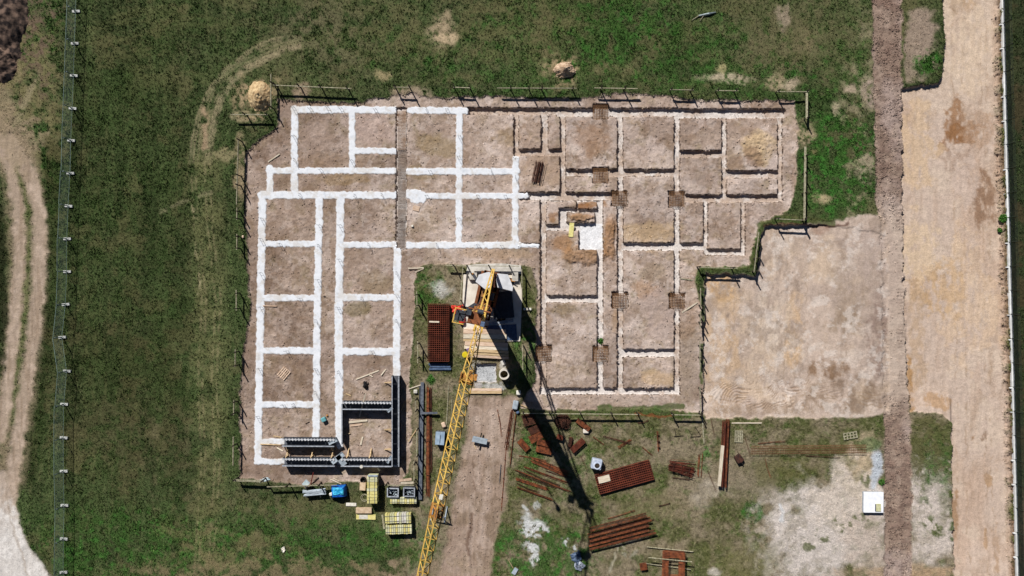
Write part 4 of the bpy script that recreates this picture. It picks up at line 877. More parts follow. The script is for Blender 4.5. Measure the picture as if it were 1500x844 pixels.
# tie bars going back and down to the ballast
T1=P(722.5,394.5,7.0); T1=Vector((T1[0]-mx,T1[1]-my,6.6)); A1=Vector(J(.6,0,.9)); d=(T1-A1)
mb=MB()
for s_ in(-1,1):
    mb.bar(A1+JN*s_*.32,T1+JN*s_*.08,.14)
n=12
for k in range(n): 
    a=A1+d*(k/n); b=A1+d*((k+1)/n); wa=.32-.24*k/n; wb=.32-.24*(k+1)/n; s_=1 if k%2 else -1; mb.bar(a+JN*s_*wa,b-JN*s_*wb,.06)
mb.build('rear_strut',YEL,crane)
mb=MB()
for s_ in(-.1,.1): mb.bar(T1+JN*s_,Vector(L(-3.9,s_*3,1.3)),.05)
for s_ in(-.3,.3): mb.bar(Vector(L(.3,s_,HT)),Vector(L(-1.2,s_*1.2,9)),.04).bar(Vector(L(-1.2,s_*1.2,9)),Vector(L(-3.5,s_*1.3,1.4)),.04)
mb.bar(A1,J(16,0,hj(16)+.05),.035); mb.build('tie_rope',DGRY,crane)
# trolley, rope, hook
ft=4.6
tr_=MB(); tr_.box(J(ft,0,-.14),(.9,1.05,.1),JA)
for s_ in(-.55,.55):
    tr_.box(J(ft,s_,0),(.9,.08,.3),JA)
    for f in(-.35,.35): tr_.tube(J(ft+f,s_-.05,.03),J(ft+f,s_+.05,.03),.13,10)
tr_.box(J(ft-.3,.62,.1),(.5,.3,.3),JA); tr_=tr_.build('trolley',ORG,crane)
tj=J(ft,0,-.2); hz=HT-5.2
rp=MB()
for s_ in(-.12,.12): rp.bar(Vector(tj)+JU*s_,Vector((tj[0],tj[1],hz+.5))+JU*s_*.6,.02)
rp.build('hoist_rope',DGRY,crane)
h_=MB().box((tj[0],tj[1],hz+.25),(.42,.16,.55),JA).tube((tj[0]-.2,tj[1],hz+.3),(tj[0]+.2,tj[1],hz+.3),.2,12).tube((tj[0],tj[1],hz),(tj[0],tj[1],hz-.3),.04,8).ring((tj[0],tj[1]),.05,.12,hz-.45,hz-.32,12).build('hook_block',ORG,crane)
# hanging chains
mb=MB()
for a in(0,2.1,4.2): mb.bar((tj[0],tj[1],hz-.4),(tj[0]+.12*math.cos(a),tj[1]+.12*math.sin(a),hz-2.4),.035)
mb.build('chain_sling',DGRY,h_)
# ------------------------------------------------------------------ crane pad and timbers
def slab(name,x0,y0,x1,y1,h,m,label,cat,grp=None,rz=0,z=None,bev=.02):
    X_,Y_=P((x0+x1)/2,(y0+y1)/2,0); zz=gmax((x0+x1)/2,(y0+y1)/2) if z is None else z
    return solo(name,MB().box((0,0,h/2),((x1-x0)*S,(y1-y0)*S,h)),m,(X_,Y_,zz),R(rz),label,cat,grp,bevel=bev)
pz=gz(720,440)-.02
px_=lambda pts:[P(x,y) for x,y in pts]
def padpoly(pts,h,m,label,z=0): 
    c=P(sum(p[0] for p in pts)/len(pts),sum(p[1] for p in pts)/len(pts)); q=[(a-c[0],b-c[1]) for a,b in px_(pts)]
    return solo('concrete_slab',MB().prism(q,0,h),m,(c[0],c[1],pz+z),0,label,'slab','slabs the crane stands on',bevel=.02)
padpoly([(679,402.5),(690,400),(700,401.5),(760,403),(765,428),(764,452),(762,500),(683,500),(677,470),(678,430)],.14,CONCL,'large pale concrete pad under the crane legs and timbers')
padpoly([(685,389),(699,387),(735,386),(763,389),(764,401.5),(683,401)],.26,CONC,'narrower grey slab strip above the crane pad, behind the ballast')
slab('cover_plate',716,470,752,474,.08,mat('cold_grey',(150,158,166),(120,128,138),.7),'thin grey bar on the pad inside the crane shadow','plate',None,8,pz+.15)
slab('steel_plate',713,476,757,499,.06,STEELBLUE,'blue-grey plate on the pad in the deep shade below the mast','plate',None,3,pz+.15)
# outrigger boxes on the pad
slab('concrete_block',688,399.5,699,410,.5,CONC,'small concrete block at the upper left of the pad, left of the ballast','block',None,0,pz+.1)
slab('concrete_block',750,399,759,412,.45,CONC,'small concrete block at the upper right of the pad, right of the ballast','block',None,0,pz+.1)
solo('orange_bracket',MB().box((0,0,.2),(.45,.3,.4)).bar((-.2,.1,.3),(.3,-.3,.6),.08),ORG,(*P(749,411),pz+.1),.5,'small ochre bracket beside the upper right concrete block','bracket')
tim=[(482,489,679,741,.22,WOODP,-1),(489.5,496,679,742,.26,WOODW,-.5),(496.5,500.5,679,740,.2,WOOD,-1.5),(501,507,681,744,.28,WOODP,-2),(507.5,512,680,744,.24,WOODW,-2.5),(512.5,516.5,688,745,.30,WOOD,-3),(517.5,520.5,688,745,.34,WOOD,-3),(521,524.5,690,745,.34,WOODP,-3.5)]
tl=['topmost pinkish timber of the deck below the crane','second cream timber from the top of the deck below the crane','third timber of the deck below the crane, narrow and brownish','wide pinkish timber in the middle of the deck below the crane','fifth, cream timber of the deck below the crane','narrow brown timber, third from the bottom of the crane deck','narrow brown timber, second from the bottom of the crane deck','lowest timber of the deck below the crane, above the pit']
for k,(y0,y1,x0,x1,h,m,rz) in enumerate(tim): slab('timber',x0,y0,x1,y1,h,m,tl[k],'timber','timbers laid below the crane',rz,gz(700,530) if k>2 else pz+.14,.01)
slab('timber',688,569,735,572.6,.16,WOODP,'upper of two planks lying under the jib below the pit','timber','two planks below the pit',0); slab('timber',688,572.9,735,576.6,.2,WOOD,'lower of two planks lying under the jib below the pit','timber','two planks below the pit',0)
# concrete ring
X_,Y_,zz=G(738.5,547); rg=solo('concrete_ring',MB().ring((0,0),.42,.56,0,1.25,40),CONCL,(X_,Y_,zz),0,'round pale concrete well ring standing beside the pit','well ring')
X_,Y_,zz=G(737,531); solo('rubble_lump',MB().box((0,0,.12),(.4,.5,.22),.4).box((.05,.5,.08),(.2,.7,.12),.1),CONC,(X_,Y_,zz),.1,'small grey lump of concrete above the well ring','rubble')
# yellow barrel
X_,Y_,zz=G(681.5,519); yb=solo('barrel',MB().tube((0,0,0),(0,0,.95),.29,20).ring((0,0),.27,.31,.3,.34,20),YCAP,(X_,Y_,zz),0,'round bright yellow barrel at the left end of the crane deck','barrel')
MB().tube((0,0,.95),(0,0,.97),.25,20).build('lid',YCAP,yb)
X_,Y_,zz=G(686,512); solo('cloth',MB().box((0,0,.3),(.35,.28,.2),.4,.2),mat('violet_cloth',(150,130,170),(110,90,130),.9),(X_,Y_,zz),0,'small violet cloth beside the yellow barrel','cloth')
# red items
X_,Y_,zz=G(676.5,464); r_=solo('fuel_drum',MB().tube((0,-.65,.34),(0,.65,.34),.33,20),RED,(X_,Y_,zz),R(4),'bright red drum lying at the left edge of the crane pad','drum')
MB().box((0.1,.2,.68),(.3,.25,.04)).build('label_plate',WB,r_)
def netting(pts,label,name,m,h=.12,seed=0,grp=None,n=9,cat='netting'):
    """crumpled sheet: polygon outline filled with a wrinkled grid"""
    rs=np.random.RandomState(seed); xs=[P(*p)[0] for p in pts]; ysx=[P(*p)[1] for p in pts]; x0,x1,y0,y1=min(xs),max(xs),min(ysx),max(ysx)
    cx,cy=(x0+x1)/2,(y0+y1)/2; mb=MB(); nn=14; idx={}
    for j in range(nn+1):
        for i in range(nn+1):
            idx[i,j]=len(mb.v); mb.v.append((x0-cx+(x1-x0)*i/nn+rs.uniform(-.02,.02),y0-cy+(y1-y0)*j/nn+rs.uniform(-.02,.02),.03+h*rs.rand()*(0.3+0.7*math.sin(i*1.3+j*.7)**2)))
    pp=[P(*p) for p in pts]
    def inside(x,y):
        c=False
        for k in range(len(pp)):
            ax,ay=pp[k]; bx,by=pp[(k+1)%len(pp)]
            if (ay>y)!=(by>y) and x<(bx-ax)*(y-ay)/(by-ay)+ax: c=not c
        return c
    for j in range(nn):
        for i in range(nn):
            if inside(x0+(x1-x0)*(i+.5)/nn,y0+(y1-y0)*(j+.5)/nn): mb.f.append((idx[i,j],idx[i+1,j],idx[i+1,j+1],idx[i,j+1]))
    o=mb.build(name,m,None,True); o.location=(cx,cy,gmax(sum(p[0] for p in pts)/len(pts),sum(p[1] for p in pts)/len(pts))); s_=o.modifiers.new('thickness','SOLIDIFY'); s_.thickness=.02
    return tag(o,label,cat,grp)
netting([(661,447),(672,448),(679,446),(682,450),(676,455),(679,462),(668,461),(662,457)],'crumpled orange-red safety netting above the red drum','safety_netting',RED,.3,3)
solo('white_can',MB().tube((0,0,0),(0,0,.3),.14,12),WB,(*P(678.5,456),gz(678,456)+.35),0,'small white can on the orange netting','can')
# ------------------------------------------------------------------ wall formwork on the footings
def wallform(x0,y0,x1,y1,label,teeth=1,h=1.15,w=.72,braces=()):
    a=Vector((*P(x0,y0,h),0)); b=Vector((*P(x1,y1,h),0)); c=(a+b)/2; d=b-a; Ln=d.length
    t=thing('wall_formwork',label,'formwork',(c.x,c.y,-.12),math.atan2(d.y,d.x),'grey wall formwork in the southwest rooms')
    for s_ in(-1,1):
        o=MB().box((0,s_*w/2,h/2),(Ln,.07,h)).build('side_panel',FORM,t)
        n=max(2,int(Ln/.9)); r=MB()
        for k in range(n+1): r.box((-Ln/2+Ln*k/n,s_*(w/2+.06),h/2),(.07,.06,h-.02))
        for z in(.25,.7): r.box((0,s_*(w/2+.08),z),(Ln,.05,.06))
        r.build('ribs',DGRY,o)
        r=MB().box((0,s_*(w/2),h+.015),(Ln+.02,.11 if s_<0 else .12,.04))
        r.build('rim',RIM,o)
        if s_==teeth:
            r=MB(); k=-Ln/2+.1
            while k<Ln/2: r.box((k,s_*(w/2)+.0,h+.06),(.17,.24,.06),.5); k+=.34
            r.build('tie_bars',mat('bright_rim',(206,208,210),(170,172,176),.6),o)
    r=MB(); n=max(2,int(Ln/1.6))
    for k in range(n): r.bar((-Ln/2+Ln*(k+.5)/n,-w/2,h-.15),(-Ln/2+Ln*(k+.5)/n,w/2,h-.15),.05)
    r.build('spacer',DGRY,t)
    r=MB().box((0,0,.22),(Ln-.02,w-.1,.3)); r.build('poured_base',mat('wet_concrete',(104,108,116),(84,88,96),.7,scale=2),t)
    for f,s_ in braces:
        p=(f-.5)*Ln; b_=MB().bar((p,s_*(w/2+.1),.85),(p+.1,s_*(w/2+1.0),.02),.09).bar((p,s_*(w/2+.14),.02),(p,s_*(w/2+.14),.9),.09).bar((p,s_*(w/2+.1),.04),(p+.1,s_*(w/2+1.0),.04),.08); b_.build('brace',WOOD,t)
wallform(413,649,489,649.5,'upper left formwork wall, short, alone on the corridor footing',braces=((.03,-1),(.93,-1)))
wallform(413,678,490,678.5,'lower left formwork wall along the south edge',braces=((.05,1),(.53,1),(.92,1)))
wallform(499,678.5,573,679,'lower right formwork wall along the south edge, below the boarded room',braces=((.1,1),(.55,1)))
wallform(579,552,579,684,'tallest upright formwork wall, down the right side of the boarded room',teeth=0,braces=((.07,-1),(.6,-1),(.82,-1),(.95,-1)))
wallform(501,595,572,595.5,'formwork wall across the top of the boarded room')
t=thing('wall_formwork','short left formwork wall of the boarded room, ending in crossed grey plates','formwork',(*P(496,622,1),-.12),R(90),'grey wall formwork in the southwest rooms')
MB().box((0,-.33,.5),(4.4,.07,1.0)).build('side_panel',FORM,t); MB().box((0,-.33,1.02),(4.4,.12,.04)).build('rim',RIM,t)
for k,(x,y,rz,w_,l_,lab) in enumerate(((494,672,38,.5,1.6,'grey steel plate laid crosswise on the formwork corner, upper'),(499,675,-52,.6,1.3,'pale steel plate across the formwork corner, lower'),(487,648,25,.3,1.0,'small grey plate at the right end of the upper left formwork'),(571,601,40,.25,.7,'small grey plate at the inner corner of the top formwork wall'),(570,674,60,.25,.9,'narrow grey plate at the lower right formwork corner'))):
    solo('steel_plate',MB().box((0,0,0),(l_,w_,.08)).box((0,w_/2,.05),(l_,.05,.1)),LGRY,(*P(x,y,1.2),.98),R(rz),lab,'plate')
solo('white_bucket',MB().tube((0,0,0),(0,0,.3),.14,14,.18),WB,(*P(529.5,683.5,1.1),.92),0,'small white bucket on the lower formwork rim','bucket')
# ------------------------------------------------------------------ loose planks: photo px ends, thickness
def plank(x0,y0,x1,y1,w,label,m=WOODW,h=.05,z=0.0,z2=None,t=0,name='plank',cat='plank',grp=None):
    a=Vector((*P(x0,y0,t),0)); b=Vector((*P(x1,y1,t),0)); g=max(gmax(x0,y0),gmax((x0+x1)/2,(y0+y1)/2),gmax(x1,y1)); c=(a+b)/2; Ln=(b-a).length
    z2=z if z2 is None else z2; ang=math.atan2((b-a).y,(b-a).x); pit=math.atan2(z2-z,Ln); zc=g+(z+z2)/2+h/2+.02
    o=MB().box((0,0,0),(math.hypot(Ln,z2-z),w,h)).build(name,m); o.location=(c.x,c.y,zc); o.rotation_euler=(0,-pit,ang); return tag(o,label,cat,grp)
PL=[(521,556,554.5,543,.13,'longest loose batten above the boarded room, lying aslant',WOODW),(541,550,546,552,.10,'tiny offcut touching the longest loose batten',WOODW),(558,550,565,541,.12,'short slanting batten right of the longest loose one',WOODW),(506,577,514,580,.14,'small wooden offcut above the boarded room, lower left',WOOD),
 (511,619,538,616,.22,'upper of two wide planks on the floor of the boarded room',WOODW),(513,624,530,622,.2,'lower of two wide planks on the floor of the boarded room',WOODP),(528,652,531,640,.18,'short pointed plank on the floor mid boarded room',WOODW),(502,637,513,635,.08,'thin stick at the left of the boarded room floor',WOOD),
 (385,448,405,448.5,.13,'short pink plank lying beside the west footing',WOODP),(392.5,237,409.5,225.5,.13,'short pale plank alone on the soil at the upper left corner',WOODW),(598,393,621,392.4,.13,'pale plank left of the crane yard, straight one',WOODW),(608,399,621,393.5,.10,'pale plank touching the straight one, slanting',WOODW),
 (997,408,1014.5,410.5,.12,'whitish plank above the lower right rebar cage',WOODG),(999,458,1022,443,.15,'cream plank slanting beside the lower right rebar cage',WOODW),(598,570,619,563,.10,'thin slat left of the dark grey beam end',WOODW),(598,647,611,628,.11,'slat sloping down beside the yellowish board',WOOD),
 (588,602,592,590,.08,'tiny stick right of the formwork shadow',WOOD),(1071.5,619.5,1115.5,619.5,.12,'long pale stick along the top of the yard, right of the girders',WOODW),(412,641,400,639,.1,'thin slat at the left end of the upper left formwork',WOOD),(381,651,411,652,.1,'long slat along the lower edge of the corridor footing',WOOD),
 (405,656,414,661,.14,'slanted offcut inside the bottom left room',WOODW),(447,621,453,618,.06,'dark thin stick in the lowest west room',WOODD),(657,565,654,622,.09,'long thin slat in the grass left of the jib',WOODG),(662,585,662,606,.07,'shorter thin slat beside the long one left of the jib',WOODG),(648,657,646,700,.09,'thin slat running down from the grey tool box',WOODG),
 (694,650,697,658,.08,'tiny yellow slat left of the white table board',WOOD),(763,593,777,599,.12,'short yellow plank at the left end of the long pale board',WOOD),(1028,607,1031,650,.14,'pale plank hanging down from the corner board of the sand platform',WOODG),(553,686,556,690,.2,'tiny wooden offcut near the yellow stack',WOODW),
 (585,704,603,702,.28,'upper cream plank above the black crates',WOODP),(587,708,606,707,.25,'second cream plank above the black crates',WOODW),(484,702,500,709,.08,'thin white slat above the blue tarpaulin',WOODW),(488,701,497,705,.07,'second thin white slat above the blue tarpaulin',WOODW),
 (507,738.7,522,739,.35,'short white board alone above the beige board',WB),(735,733-12,735,733-12.5,.05,'',WOOD),(745,820,752,832,.07,'pale shovel handle',WOOD),(692,600,700,600,.05,'',WOOD),(534.5,575,528,606,0.01,'',WOOD),
 (990,640,988,628,.05,'thin dark stick upright mid yard, left one',STAKE),(1008,629,1014,640,.05,'thin dark stick slanted, second mid yard',STAKE),(1018,625,1026,638,.05,'thin dark stick slanted, third mid yard',STAKE),(1011,640,1026,639,.06,'dark stick joining two slanted ones mid yard',STAKE),(987,639,1001,638,.06,'dark stick joining the upright ones mid yard',STAKE),
 (560,754,563,775,.2,'grey slat at the left end of the faded yellow panels',WOODG),(617,641-36,641.5,604.5,.22,'',WOOD)]
for p in PL:
    if p[5] and 'shovel' not in p[5]: plank(*p[:4],p[4],p[5],p[6])
plank(526.5,610.6,538,575,.14,'long batten leaning over the top formwork wall of the boarded room',WOODW,z=.05,z2=1.15)
plank(617,604.5,641.5,604,.22,'short dark crossbeam lying over the dark grey beam and rusty bars',MGRY,h=.14,z=.35,name='crossbeam',cat='beam')
t=thing('shovel','shovel with pale handle lying in bright grass beside the lime','shovel',(*P(748.5,826.5),gz(748,826)+.06),math.atan2(-(832-820),(752-745)))
MB().tube((-.55,0,0),(.5,0,0),.03,8).build('handle',WOOD,t); MB().box((.85,0,0),(.45,.75,.05),.5).build('blade',LGRY,t)
# dark grey long beam(s)
plank(619,560,616,731,.34,'long dark grey beam left of the rusty bars, upper edge lit',MGRY,h=.24,name='steel_beam',cat='beam'); plank(615.3,566,612.8,729,.16,'thin black rail alongside the long dark grey beam',DGRY,h=.18,name='rail',cat='rail')
# pallets
def pallet(x,y,w,h,ang,label,m,dz=0,grp='wooden pallets'):
    X_,Y_,zz=G(x,y); w*=S; h*=S; t=thing('pallet',label,'pallet',(X_,Y_,zz+dz),R(ang),grp)
    for k in range(5): MB().box(((k/4-.5)*(w-.1),0,.13),(.13,h,.025)).build('deck_board',m,t)
    for k in(-1,0,1): MB().box((0,k*(h/2-.06),.055),(w,.1,.09)).build('bearer',m,t)
pallet(415.5,547,13,16,-40,'pale pallet turned aslant on the floor of a west room',WOODP); pallet(1081.5,639,11.5,17.5,-2,'small pale yellow pallet right of the tall red girder',WOODG); pallet(1245,638,20,10,10,'broken grey pallet near the haul road at the end of the long mesh cage',WOODG)
# yellow panel stacks
def panelstack(x,y,w,h,ang,n,hh,along,label,mats_,t_=1.0,lab2=None):
    X_,Y_=P(x,y,hh); zz=gmax(x,y); w*=S; h*=S; t=thing('panel_stack',label,'panel stack',(X_,Y_,zz),R(ang),'bundles of yellow boards on edge')
    MB().box((-w*.35 if along=='x' else 0,0 if along=='x' else -h*.35,.05),(.1 if along=='x' else w,h if along=='x' else .1,.1)).box((w*.35 if along=='x' else 0,0 if along=='x' else h*.35,.05),(.1 if along=='x' else w,h if along=='x' else .1,.1)).build('bearer',WOODD,t)
    for k in range(n):
        m_=mats_[k%len(mats_)] if rnd.random()<.75 else rnd.choice(mats_); dz=rnd.uniform(-.05,0)
        if along=='x': b=MB().box(((k+.5)/n*w-w/2,rnd.uniform(-.03,.03),.1+(hh+dz)/2),(w/n*.86,h,hh+dz))
        else: b=MB().box((rnd.uniform(-.03,.03),(k+.5)/n*h-h/2,.1+(hh+dz)/2),(w,h/n*.90,hh+dz))
        b.build('panel',m_,t,bevel=.01)
    s=MB()
    for f in(-.27,.27):
        if along=='x': s.box((0,f*h,.1+hh+.006),(w+.02,.04,.02))
        else: s.box((f*w,0,.1+hh+.006),(.04,h+.02,.02))
    s.build('strap',MGRY,t)
panelstack(545,717.5,14.5,40,0,9,1.25,'y','tall upright stack of yellow boards under the south formwork',[YB,YB2,YB])
solo('lid_board',MB().box((0,0,0),(14*S,2.4*S,.06)),LGRY,(*P(546,697,1.4),gmax(546,712)+1.42),0,'grey strip on the upper end of the tall yellow stack','board')
panelstack(590.7,733,39,9,0,11,.55,'x','low yellow board stack touching the two black crates',[YB,YB2,YB2])
panelstack(583,759.5,38,13.5,2,11,.75,'x','upper bundle of the faded yellow pair in the grass',[YB2,YB,WB]); panelstack(584,776,38,12.5,1.5,13,.75,'x','lower bundle of the faded yellow pair in the grass',[YB2,YB2,YB])
plank(566,752,598,750.5,.16,'grey bar along the top of the upper faded yellow bundle',LGRY,z=.0)
slab('board',522,743,545,751,.35,BEIGE,'thick beige board pack left of the black crates','board'); slab('board',522,753.5,550.5,761,.12,YB,'flat yellow board below the beige pack','board',None,-1); slab('paper_sheet',526,754,539,760,.02,WB,'white sheet lying on the flat yellow board','sheet',None,0,gz(535,757)+.13)
slab('cardboard_box',528,706,536.5,717,.5,BEIGE,'beige box left of the tall yellow stack','box',None,-3)
X_,Y_,zz=G(532,702.5); tb=solo('bucket',MB().ring((0,0),.24,.3,0,.4,20).tube((0,0,0),(0,0,.04),.29,20),BLK,(X_,Y_,zz),0,'round black bucket above the beige box','bucket')
X_,Y_,zz=G(534,729); solo('cable_coil',MB().ring((0,0),.36,.42,0,.1,24).ring((.05,.03),.26,.3,.03,.1,24),WOODG,(X_,Y_,zz),0,'loose pale coil left of the tall yellow stack','coil')
# black crates
def crate(x,y,w,h,label,seed):
    X_,Y_,zz=G(x,y,); w*=S; h*=S; t=thing('black_crate',label,'crate',(X_,Y_,zz),R(-1),'open black crates'); r_=random.Random(seed)
    b=MB()
    for s_ in(-1,1): b.box((s_*w/2,0,.4),(.07,h,.8)).box((0,s_*h/2,.4),(w,.07,.8))
    b.box((0,0,.1),(w,h,.06)).build('shell',DGRY,t); b=MB()
    for s_ in(-1,1): b.box((s_*w/2,0,.82),(.12,h+.1,.05)).box((0,s_*h/2,.822),(w+.1,.12,.045))
    b.build('rim',RIM,t); b=MB()
    for k in range(22): b.box((r_.uniform(-.38,.38)*w,r_.uniform(-.38,.38)*h,r_.uniform(.3,.6)),(r_.uniform(.1,.45),.07,.07),r_.uniform(0,3.1),r_.uniform(-.4,.4))
    b.build('clamps',LGRY,t)
crate(577,719,15.5,12,'left open black crate full of clamps above the low yellow stack',1); crate(600.5,718.5,15.5,12,'right open black crate full of clamps above the low yellow stack',2)
# grey panel pile, sheet, blue tarp
X_,Y_,zz=G(462,719); t=thing('prop_pile','pile of silver-grey props and bars left of the blue tarpaulin','prop pile',(X_,Y_,zz),R(4))
for k in range(14): MB().tube((-1.15+rnd.uniform(-.1,.1),rnd.uniform(-.33,.33),.45+rnd.uniform(0,.3)),(1.15+rnd.uniform(-.15,.15),rnd.uniform(-.33,.33),.45+rnd.uniform(0,.3)),.06,8).build('prop',LGRY,t)
b=MB()
for f in(-.8,.7): b.bar((f,-.5,0),(f,-.5,.9),.08).bar((f,.5,0),(f,.5,.9),.08).bar((f,-.5,.4),(f,.5,.4),.08)
b.build('rack',DGRY,t)
solo('glazed_sheet',MB().box((0,0,0),(11*S,8*S,.06)),GLASS,(*P(448,708.5,.8),.75),R(48),'pale translucent sheet leaning on the upper left of the prop pile','sheet',ry=R(-20))
solo('red_bar',MB().bar((-.1,-.9,.1),(.15,.6,.8),.09),mat('dull_red',(120,40,34),(90,28,26),.7),(*P(458,698),gz(458,698)),R(-8),'dull red bar sticking up behind the prop pile','bar')
X_,Y_,zz=G(497.5,718.5); t=thing('covered_machine','boxy machine wrapped in a bright blue tarpaulin','machine',(X_,Y_,zz),R(3))
def blanket(w,h,z,m,name,parent,seed,drop=.7):
    rs=np.random.RandomState(seed); mb=MB(); n=16
    for j in range(n+1):
        for i in range(n+1):
            u=i/n-.5; v=j/n-.5; e=max(abs(u),abs(v)); zz_=z-(max(0,e-.36)/.14)**1.3*drop+rs.uniform(-.05,.05)+.07*math.sin(7*u+5*v+seed)
            mb.v.append((u*w*(1-.05*rs.rand()),v*h*(1-.05*rs.rand()),max(.03,zz_)))
    for j in range(n):
        for i in range(n): k=j*(n+1)+i; mb.f.append((k,k+1,k+n+2,k+n+1))
    o=mb.build(name,m,parent,True); s_=o.modifiers.new('thickness','SOLIDIFY'); s_.thickness=.02; return o
blanket(23*S,19*S,.95,BLUE,'tarpaulin',t,4,.8); o=blanket(17*S,12*S,1.06,CYAN,'cover_sheet',t,6,.12); o.location=(.05,.12,0)
b=MB()
for sx in(-.7,.7): b.tube((sx,-.62,.22),(sx,-.78,.22),.22,14)
b.build('wheel',BLK,t); solo('white_sack',MB().box((0,0,.15),(.4,.35,.3)),WB,(*P(485.5,723.5),gz(485,723)),.3,'small white sack at the left foot of the blue tarpaulin','sack',bevel=.08)
# grey tool box, table board, white lid box, sacks
X_,Y_,zz=G(645.5,640); t=thing('tool_box','blue-grey metal tool box with two lids left of the jib','tool box',(X_,Y_,zz),R(-4)); MB().box((0,0,.45),(.95,1.35,.9)).build('body',MGRY,t,bevel=.02)
for s_ in(-1,1): MB().box((s_*.25,0,.93),(.48,1.4,.05)).build('lid',mat('grey_blue_lid',(158,178,196),(128,148,168),.5,scale=2),t,bevel=.01)
MB().box((0.02,-.05,.97),(.06,.8,.04)).build('hinge',DGRY,t)
X_,Y_,zz=G(703,644); t=thing('work_table','pale grey board laid over a dark post on the driveway','table',(X_,Y_,zz),R(-12)); MB().box((0,0,.5),(22*S,8.5*S,.07)).build('top',LGRY,t,bevel=.01)
MB().box((0,0,.4),(.12,22*S,.12),-.05).build('post',STAKE,t)
for sx in(-.5,.5): MB().bar((sx,-.25,0),(sx,-.25,.47),.06).bar((sx,.25,0),(sx,.25,.47),.06).build('leg',STAKE,t)
X_,Y_,zz=G(1277,734.5); t=thing('white_container','square white flat-topped tank beside the haul road','tank',(X_,Y_,zz),R(-.5)); MB().box((0,0,.2),(28*S,29*S,.4)).build('body',LGRY,t,bevel=.02); MB().box((0,0,.42),(29*S,30*S,.05)).build('top_plate',mat('clean_white',(236,238,244),(220,224,232),.6),t,bevel=.01)
MB().box((.5,-.55,.48),(7.5*S,11*S,.08)).build('hatch',YB2,t); MB().box((.2,-.55,.50),(.06,10*S,.1)).build('hatch_bar',DGRY,t)
def sack(x,y,w,h,label,m,hh=.8,hole=False,name='bulk_sack',cat='sack',rz=0):
    X_,Y_,zz=G(x,y); t=thing(name,label,cat,(X_,Y_,zz),R(rz)); o=MB().box((0,0,hh/2),(w*S,h*S,hh)).build('bag',m,t); s_=o.modifiers.new('round','BEVEL'); s_.width=.12; s_.segments=3
    if hole: MB().tube((.05,-.1,hh-.01),(.05,-.1,hh+.015),.3,14).build('contents',mat('dark_earth',(70,60,52),(40,36,32),.9),t); MB().ring((.05,-.1),.28,.40,hh-.02,hh+.08,18).build('collar',BAG,t)
sack(873,678,15,15,'white bulk sack with dark contents left of the slanting mesh stack',BAG,.9,True,rz=-12)
sack(755,593,8,13,'pale grey sack at the top right of the driveway',LGRY,.5,rz=-10); sack(759.5,575,6.5,7,'small white sack above the grey one at the driveway top',WB,.4)
sack(758.5,604,5,4,'small dark blue sack just below the grey one',STEELBLUE,.3,rz=30); sack(650,622,6,8,'small cream sack beside the jib above the tool box',WOODP,.3,rz=20); sack(609,573.5,6,6,'small white sack left of the dark grey beam',WB,.3); sack(356.5,347,3,4.5,'tiny cream sack on the west edge of the dig',WOODP,.25)
sack(474.5,614.5,7,7,'small turquoise box standing in the corridor',TURQ,.5,name='plastic_box',cat='box',rz=25); sack(858,631,8.5,7,'pale stone below the narrow stirrup cage',CONCL,.35,name='stone',cat='stone'); sack(479,609,3,3,'tiny ochre block right of the turquoise box',ORG,.2,name='small_block',cat='block')
netting([(841,825),(850,822),(858,828),(850,836),(842,833)],'crumpled white plastic sheet at the end of the jib shadow','plastic_sheet',BAG,.4,8,cat='plastic sheet'); netting([(835,812),(848,806),(852,818),(846,826),(838,820)],'crumpled blue-grey plastic sheet just above the white one','plastic_sheet',mat('dull_blue_sheet',(110,130,160),(70,90,120),.6),.4,9,cat='plastic sheet')
netting([(376,705),(392,699),(396,703),(382,708)],'thin white plastic scrap near the southwest corner of the dig','plastic_sheet',GLASS,.1,10,cat='plastic sheet')
netting([(412,803),(417,800),(419,806),(415,809)],'small white scrap in the bright grass at the lower left','plastic_sheet',WB,.2,11,cat='plastic sheet')
slab('board',604.5,301.5,614.5,309,.05,WOODP,'small cream board on the room floor right of the mesh strip','board',None,-14); slab('brick_block',602.5,329.5,605.5,332.5,.2,WB,'tiny white block below the small cream board','block')
plank(837.8,326.5,836.3,347,.5,'bright yellow board bridging the edge of the white pit',YB,z=.02)
for k,x in enumerate((768.3,772.5,776.7)): slab('white_block',x-1.6,451,x+1.6,454.5,.2,WB,('left of three tiny white blocks right of the crane pad','middle of three tiny white blocks right of the crane pad','right one of three tiny white blocks right of the crane pad')[k],'block','three white blocks')
